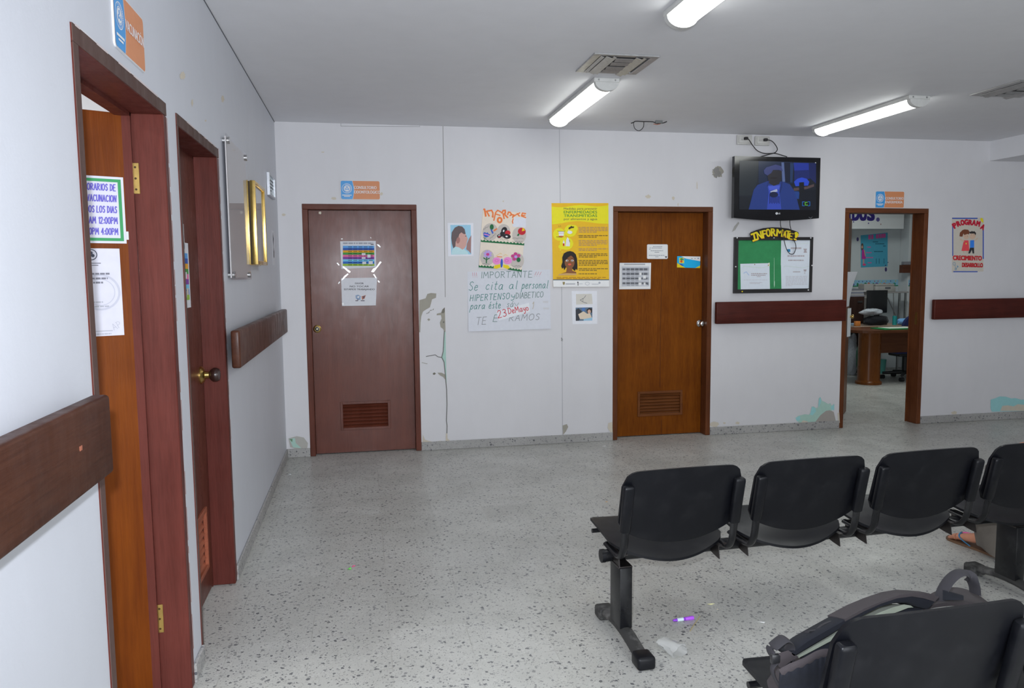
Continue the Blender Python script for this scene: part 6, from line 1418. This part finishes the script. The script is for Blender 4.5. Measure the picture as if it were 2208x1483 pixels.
BAGB = cloth('bag_black', (.012, .012, .016), 600, .7); WPL = cloth('white_plastic', (.52, .55, .60), 60, .4, .1)
def lump(name, label, cat, c, r, m, seed, fl=0.0, floor=None):
    rr = random.Random(seed); ph = [rr.uniform(0, 6.28) for _ in range(6)]; mb = MB(); rings = []; n = 24
    for i in range(1, 14):
        t = math.pi*i/14; R = []
        for j in range(n):
            th = 2*math.pi*j/n; f = 1+.10*math.sin(2*th+ph[0]+2*t)+.08*math.sin(3*th+ph[1]-3*t)+.06*math.sin(5*th+ph[2]+4*t)+.04*math.sin(9*th+ph[3])
            z = c[2]+r[2]*math.cos(t)*(1+.08*math.sin(3*th+ph[4])); 
            if floor is not None: z = max(z, floor)
            R.append(Vector((c[0]+r[0]*math.sin(t)**.7*f*math.cos(th), c[1]+r[1]*math.sin(t)**.7*f*math.sin(th), z)))
        rings.append(R)
    mb.rings(rings, m); return tag(mb.build(name), label, cat)
lump('handbag', 'black bag on the side table in front of the monitor', 'bag', (7.82, 9.575, .80), (.20, .065, .068), BAGB, 3, floor=.7306)
lump('plastic_bag', 'white plastic bag heaped over the black bag', 'bag', (7.74, 9.575, .925), (.17, .075, .045), WPL, 5)
lump('blue_packet', 'blue and white packet on the side table beside the chair', 'packet', (8.26, 9.58, .775), (.11, .05, .045), flat(120, 170, 220, 1.2, .4), 8, floor=.7306)
mb = MB(); mb.tube([(8.10, 9.56, .7308), (8.10, 9.56, .86)], .03, flat(40, 140, 140, 1.2, .4), n=16); tag(mb.build('teal_cup'), 'teal cup on the side table beside the black bag', 'cup')
mb = MB(); mb.box((7.45, 9.56, .7308), (7.54, 9.66, .765), flat(150, 176, 200, 1.2, .5), .004, 1); tag(mb.build('tissue_box', smooth=False), 'small pale blue box at the left end of side table', 'box')
mb = MB(); mb.box((7.44, 9.505, .7308), (7.52, 9.55, .80), flat(196, 120, 60, 1.2, .5), .006, 2); tag(mb.build('orange_box'), 'small orange box at the left edge of side table', 'box')
# filing cabinet with papers
cb = thing('filing_cabinet', 'dark brown cabinet against the far wall of the nursing room', 'cabinet', (7.85, 10.1, 0))
a = ony(1830, 640, 9.95); b = ony(1866, 640, 9.95)
mb = MB(); mb.box((7.50, 9.97, .0008), (b.x, 10.39, 1.125), DARKW, .003, 1); mb.build('carcass', cb, smooth=False)
for z0_, z1_ in ((.02, .36), (.38, .72), (.74, 1.10)):
    mb = MB(); mb.box((7.52, 9.955, z0_), (b.x-.02, 9.9695, z1_), DARKW, .003, 1); dr = mb.build('drawer', cb, smooth=False)
    mb = MB(); mb.box((b.x-.12, 9.945, z1_-.06), (b.x-.05, 9.9545, z1_-.035), STEEL); mb.build('handle', dr, smooth=False)
zz = 1.1256
for i, (w_, c_) in enumerate(((.34, (150, 150, 160)), (.32, (176, 174, 176)), (.30, (130, 134, 150)), (.33, (186, 184, 186)), (.28, (120, 120, 130)))):
    mb = MB(); mb.box((7.60+.01*i, 10.02, zz), (7.60+w_+.012*i, 10.30, zz+.022), flat(*c_, 1.1, .7), .002, 1); tag(mb.build('paper_stack', smooth=False), 'stack of papers on the dark cabinet, layer %s from the bottom' % ('first', 'second', 'third', 'fourth', 'fifth')[i], 'papers', 'papers on the dark cabinet'); zz += .0225
mb = MB(); mb.prism([(7.56, 10.20, zz), (7.84, 10.20, zz), (7.80, 10.24, zz+.20), (7.62, 10.24, zz+.26)], (0, .10, 0), flat(84, 86, 92, 1.1, .6)); tag(mb.build('desk_folder', smooth=False), 'dark leaning folder on top of the papers on the cabinet', 'folder')
# metal table with printer
tb = thing('metal_table', 'thin metal table carrying the printer in the nursing room', 'table', (8.35, 10.1, 0)); TB2 = flat(150, 146, 146, 1.2, .5)
a = ony(1872, 630, 9.98); b = ony(1958, 630, 9.98)
zt = 1.19
mb = MB(); mb.box((8.10, 10.0, zt-.02), (b.x+.03, 10.19, zt), TB2, .003, 1); mb.build('table_top', tb, smooth=False)
for x, y in ((8.14, 10.03), (b.x, 10.03), (8.14, 10.16), (b.x, 10.16)): mb = MB(); mb.box((x-.012, y-.012, .001), (x+.012, y+.012, zt-.0201), STEEL); mb.build('leg', tb, smooth=False)
for p, q_ in (((8.27, 10.0, 1.17), (8.52, 10.0, .72)), ((8.42, 10.02, 1.17), (8.45, 10.02, .72))): mb = MB(); mb.tube([p, q_], .006, STEEL, n=8); mb.build('brace', tb)
pr = thing('printer', 'pale printer on the thin metal table', 'printer', (8.2, 10.1, zt)); PRW = plastic('printer', (.42, .41, .39), .5, .05)
mb = MB(); mb.box((8.11, 10.01, zt+.0005), (8.45, 10.18, zt+.085), PRW, .010, 2); mb.build('case', pr)
mb = MB(); mb.box((8.12, 10.02, zt+.0855), (8.44, 10.17, zt+.12), PRW, .012, 2); mb.build('lid', pr)
mb = MB(); mb.box((8.27, 10.0065, zt+.045), (8.36, 10.0098, zt+.07), flat(90, 92, 96, 1.2, .5)); mb.build('panel', pr, smooth=False)
mb = MB(); mb.box((7.94, 10.03, 1.2), (8.095, 10.18, 1.31), PRW, .006, 1); mb.box((7.99, 10.1, 1.10), (8.05, 10.14, 1.2), PRW); mb.box((7.94, 10.08, .731), (8.09, 10.18, 1.10), flat(120, 118, 116, 1, .6)); tag(mb.build('paper_tray_box', smooth=False), 'grey tray box left of the printer behind the monitor', 'box')
# office chair
oc = thing('office_chair', 'blue office chair on castors behind the brown desk', 'chair', (8.12, 9.40, 0)); BLUC = cloth('chair_blue', (.012, .018, .105), 800, .85, .2); CHP = plastic('chair_black', (.012, .012, .013), .45)
mb = MB(); mb.box((7.76, 9.06, .37), (8.42, 9.40, .44), BLUC, .03, 3); mb.build('seat', oc)
a = ony(1951, 700, 9.40)
mb = MB(); O_ = [(a.x, .62)]+[(a.x+.26-.26*math.cos(math.radians(t)), .70+.20*math.sin(math.radians(t))) for t in range(0, 181, 15)]+[(a.x+.52, .62)]; mb.prism([(x, 9.42, z) for x, z in O_], (0, .05, 0), BLUC); mb.build('backrest', oc, angle=.5)
mb = MB(); mb.tube([(8.05, 9.44, .64), (8.05, 9.455, .45), (8.02, 9.35, .36)], .02, CHP, n=8); mb.tube([(a.x+.26, 9.48, .66), (8.05, 9.455, .45)], .02, CHP, n=8); mb.build('back_support', oc)
mb = MB(); mb.cyl((8.02, 9.22, .08), (8.02, 9.22, .37), .03, CHP); mb.box((7.84, 9.10, .33), (8.2, 9.34, .372), CHP, .01, 1); mb.build('column', oc)
for k in range(5):
    t = math.radians(72*k-63); p = Vector((8.02+.28*math.cos(t), 9.22+.28*math.sin(t), .06)); mb = MB(); mb.tube([(8.02, 9.22, .10), p+Vector((0, 0, .02))], [.028, .018], CHP, n=10); ar = mb.build('base_arm', oc)
    mb = MB(); mb.cyl(p+Vector((-.025, 0, -.032)), p+Vector((.025, 0, -.032)), .028, CHP, n=16); mb.build('castor', ar)
# bags hanging under the side table
lump('shopping_bag', 'white shopping bag with red prints standing left of the round pedestal', 'bag', (7.56, 9.78, .30), (.11, .08, .32), WPL, 11, floor=.0008)
lump('green_bag', 'dark green bag leaning behind the round pedestal', 'bag', (7.62, 9.56, .25), (.10, .06, .26), cloth('green_bag', (.012, .09, .045), 400, .6), 14, floor=.0008)
mb = MB(); mb.box((7.65, 9.56, .52), (7.71, 9.60, .64), flat(170, 40, 60, 1.2, .5), .01, 1); tag(mb.build('red_packet'), 'small red packet hanging behind the round pedestal', 'packet')
mb = MB(); mb.lathe([(.06, .001), (.075, .20), (.078, .205), (.0, .205)], flat(90, 160, 150, 1.1, .5), Matrix.Translation((8.12, 9.85, 0))); tag(mb.build('waste_bin'), 'teal waste bin on the floor beneath the desk', 'bin')
# blue poster, border, shelf, letters on the far wall
YF = NY1
FP = ((0, YF, 0), (0, -1, 0)); cN = crop(1810, 455, 1990, 1302, *FP)
s = Sheet(cN, .0005, .0015); CY = flat(70, 150, 176, 1.35, .6); PKP = flat(196, 84, 150, 1.35, .6)
s.base(0, 0, 0, 0, CY, quad=[(330, 378), (752, 335), (750, 862), (334, 880)])
for x in (450, 495, 570, 610, 650, 685): s.rect(x, 372-(x-450)*.09, x+34, 442-(x-450)*.12, PKP)
for (x, y, w) in ((430, 562, 60), (415, 648, 85), (415, 725, 110), (440, 805, 60)): textlines(s, x, x+w, y, y, 1, PKP, 16, x, 1)
DT_ = flat(40, 90, 110, 1.2, .7)
for (x0_, x1_, y) in ((520, 600, 480), (560, 700, 510), (540, 680, 630), (680, 720, 545)): textlines(s, x0_, x1_, y, y, 1, DT_, 14, x0_, 1)
for x in (570, 615, 690): s.rect(x, 740, x+8, 820, DT_)
s.ell(355, 560, 20, 60, flat(90, 70, 60, 1.2, .6)); s.up(); s.ell(352, 560, 14, 24, flat(190, 150, 130, 1.2, .6)); s.poly([(350, 600), (385, 600), (412, 745), (345, 750)], flat(170, 50, 140, 1.3, .6)); s.rect(362, 750, 388, 825, flat(176, 150, 150, 1.2, .6)); s.ell(385, 835, 26, 18, flat(200, 70, 120, 1.3, .6)); s.line([(385, 610), (402, 700)], 14, flat(190, 150, 130, 1.2, .6))
s.done('wall_chart', 'light blue chart with a girl in a purple dress on the far nursing room wall', 'poster')
for n_, (x, y, rx, ry) in enumerate(((284, 440, 18, 32), (724, 910, 18, 34), (718, 848, 9, 10), (757, 800, 7, 8))):
    s = Sheet(cN, .0005, .0015); m_ = flat(70, 62, 110, 1.2, .6)
    P = [(x+rx*math.cos(2*math.pi*j/16), y+ry*math.sin(2*math.pi*j/16)) for j in range(16)]; s.poly(P, m_); s.mb.prism([s.f(a_, b_, .0003) for a_, b_ in P], (0, -.001, 0), m_)
    s.done('wall_sticker', 'small purple flower sticker %s the light blue chart' % ('at the upper left of', 'below the lower right of', 'just under the right corner of', 'at the right edge of')[n_], 'sticker', 'purple stickers in the nursing room')
def border(name, label, x0_, x1_, Y, seed):
    z0_, z1_ = 1.262, 1.362; rr = random.Random(seed)
    s = Sheet(local((x0_, Y, z0_), (1, 0, 0), (0, 0, 1), (0, -1, 0)), .0004, .0015); w = x1_-x0_; h = z1_-z0_
    s.base(0, 0, w, h, flat(140, 186, 210, 1.2, .6)); s.rect(0, 0, w, h*.16, flat(50, 130, 90, 1.2, .6)); x = 0; s.up()
    while x < w-.06:
        t = rr.random(); c_ = rr.choice(((40, 120, 80), (200, 180, 70), (90, 80, 150), (190, 110, 90), (50, 140, 120))); 
        s.ell(x+.03, h*.35, rr.uniform(.015, .03), h*rr.uniform(.15, .3), flat(*c_, 1.2, .6), n=10); s.ell(x+.05, h*.8, .008, h*.1, flat(*rr.choice(((60, 70, 140), (220, 200, 60), (180, 80, 110))), 1.2, .6), n=8); x += rr.uniform(.05, .09)
    s.done(name, label, 'wall border')
border('wall_border', 'blue and green nursery wallpaper border along the far wall', NX0+.02, 8.79, YF, 4)
border('wall_border', 'blue and green nursery wallpaper border on the corner pillar', 8.81, NX1-.02, 10.2, 9)
a = ony(1947, 571, 10.12); b = ony(1969, 588, 10.12)
sh = thing('wall_shelf', 'small brown box shelf on the pillar right of the light blue chart', 'shelf', (8.8, 10.1, b.z)); SHW = wood('shelf', (.08, .028, .014), (.16, .055, .03), 'x', .4)
mb = MB(); mb.box((a.x, 10.12, b.z), (b.x, 10.199, a.z), SHW, .003, 1); mb.build('shelf_box', sh, smooth=False)
mb = MB(); mb.box((a.x+.03, 10.125, a.z+.0004), (b.x+.12, 10.198, a.z+.05), flat(130, 128, 134, 1.2, .6), .004, 1); tag(mb.build('paper_stack', smooth=False), 'papers lying on the small brown box shelf', 'papers')
mb = MB(); mb.box((b.x+.0005, 10.115, b.z-.03), (b.x+.10, 10.13, a.z-.01), flat(190, 206, 214, 1.2, .6)); mb.box((b.x+.0005, 10.1305, b.z), (b.x+.10, 10.199, a.z-.02), SHW); tag(mb.build('white_card', smooth=False), 'white card beside the small brown box shelf', 'card')
# purple letters on the beam
YBM = 10.02
cL = crop(1810, 455, 1990, 1302, (0, YBM, 0), (0, -1, 0)); LET = flat(44, 34, 104, 1.3, .5)
for ch, x, w_ in (('I', 102, 60), ('D', 205, 98), ('U', 322, 92), ('S', 440, 98)):
    s = Sheet(cL, .0005, .003); s.text(ch, x, 138, 190, LET, w_, bold=.05); n0 = len(s.mb.v)
    s.done('wall_letter', 'purple cut out letter %s on the beam in the nursing room' % ch, 'letter', 'purple letters on the beam')
s = Sheet(cL, .0005, .0015); P = [(600+26*math.cos(2*math.pi*j/16)*(1+.2*(j % 2)), 132+30*math.sin(2*math.pi*j/16)*(1+.2*(j % 2))) for j in range(16)]; s.poly(P, flat(84, 76, 130, 1.2, .6)); s.mb.prism([s.f(a_, b_, .0003) for a_, b_ in P], (0, -.001, 0), flat(84, 76, 130, 1.2, .6)); s.done('wall_sticker', 'purple flower sticker right of the purple letters on the beam', 'sticker', 'purple stickers in the nursing room')
for n_, (x, y, lab) in enumerate(((220, 168, 'under the letter D'), (453, 190, 'under the letter S'), (645, 205, 'at the lower right of the purple flower'))):
    s = Sheet(cL, .0005, .0015); P = [(x+9*math.cos(2*math.pi*j/12), y+12*math.sin(2*math.pi*j/12)) for j in range(12)]; mm_ = flat(84, 76, 130, 1.2, .6) if n_ < 2 else flat(150, 120, 120, 1.2, .6); s.poly(P, mm_); s.mb.prism([s.f(a_, b_, .0003) for a_, b_ in P], (0, -.001, 0), mm_); s.done('wall_sticker', 'tiny sticker dot %s on the nursing room beam' % lab, 'sticker', 'purple stickers in the nursing room')
# curling sheets on the open nursing-room leaf
hp, dv, nm = NLEAF
def lp(u, z, d): return hp+dv*u+nm*d+Vector((0, 0, z))
mb = MB(); mb.grid(lambda u, v: lp(.50+.22*u+.02*v, 1.50-.36*v, .004+.075*(1-v)**1.6*u), 6, 8, flat(206, 208, 214, 1.4, .6), .001, tuple(-nm)); o = tag(mb.build('curled_sheet'), 'white sheet curling off the open nursing room door', 'paper')
mb = MB(); mb.grid(lambda u, v: lp(.66+.10*u, 1.12-.30*v, .004+.02*u), 4, 4, flat(206, 210, 216, 1.4, .5), .001, tuple(-nm)); tag(mb.build('hanging_sheet'), 'narrow white sheet hanging on the open nursing room door by the knob', 'paper')
# ================================================================== LIGHT
w = bpy.data.worlds.new('world'); SC.world = w; w.use_nodes = True; w.node_tree.nodes['Background'].inputs[0].default_value = (.5, .55, .6, 1); w.node_tree.nodes['Background'].inputs[1].default_value = .05
def point(name, loc, e, col, r=.03):
    l = bpy.data.lights.new(name, 'POINT'); l.energy = e; l.color = col; l.shadow_soft_size = r; o = bpy.data.objects.new(name, l); COL.objects.link(o); o.location = loc; return o
def area(name, loc, sx, sy, e, col):
    l = bpy.data.lights.new(name, 'AREA'); l.shape = 'RECTANGLE'; l.size = sx; l.size_y = sy; l.energy = e; l.color = col; o = bpy.data.objects.new(name, l); COL.objects.link(o); o.location = loc; return o
# the camera's own flash, a little up and left of the lens
l = bpy.data.lights.new('camera_flash', 'SPOT'); l.energy = FLASH = 300; l.color = (.87, .92, 1.0); l.shadow_soft_size = .025; l.spot_size = math.radians(112); l.spot_blend = .8
fo = bpy.data.objects.new('camera_flash', l); COL.objects.link(fo); fo.location = CAM-RT*.05+UP*.11; fo.rotation_euler = cam.matrix_world.to_euler()
# ceiling lamps of the two side rooms
area('nurse_room_lamp', (7.2, 8.4, CH-.02), .15, 1.2, 32, (.93, 1, .97)); area('vaccination_room_lamp', (-1.6, 2.6, CH-.02), .15, 1.2, 120, (.96, 1, .97))
# unseen strip lights added behind the camera to raise the hall's brightness
area('unseen_hall_fill', (2.2, -1.2, CH-.03), .15, 1.2, 35, (.95, 1, .95)); area('unseen_hall_fill', (4.6, -1.2, CH-.03), .15, 1.2, 35, (.95, 1, .95))
dl = area('rear_soft_fill', (2.8, RY0+.03, 1.35), 4.6, 2.2, 215, (.90, .95, 1.0)); dl.rotation_euler = (math.radians(90), 0, 0)  # broad cool fill added at the unseen rear wall; no opening exists there
SC.view_settings.view_transform = 'Standard'; SC.view_settings.look = 'None'; SC.view_settings.gamma = 1; SC.view_settings.use_curve_mapping = False
SC.view_settings.exposure = -.3
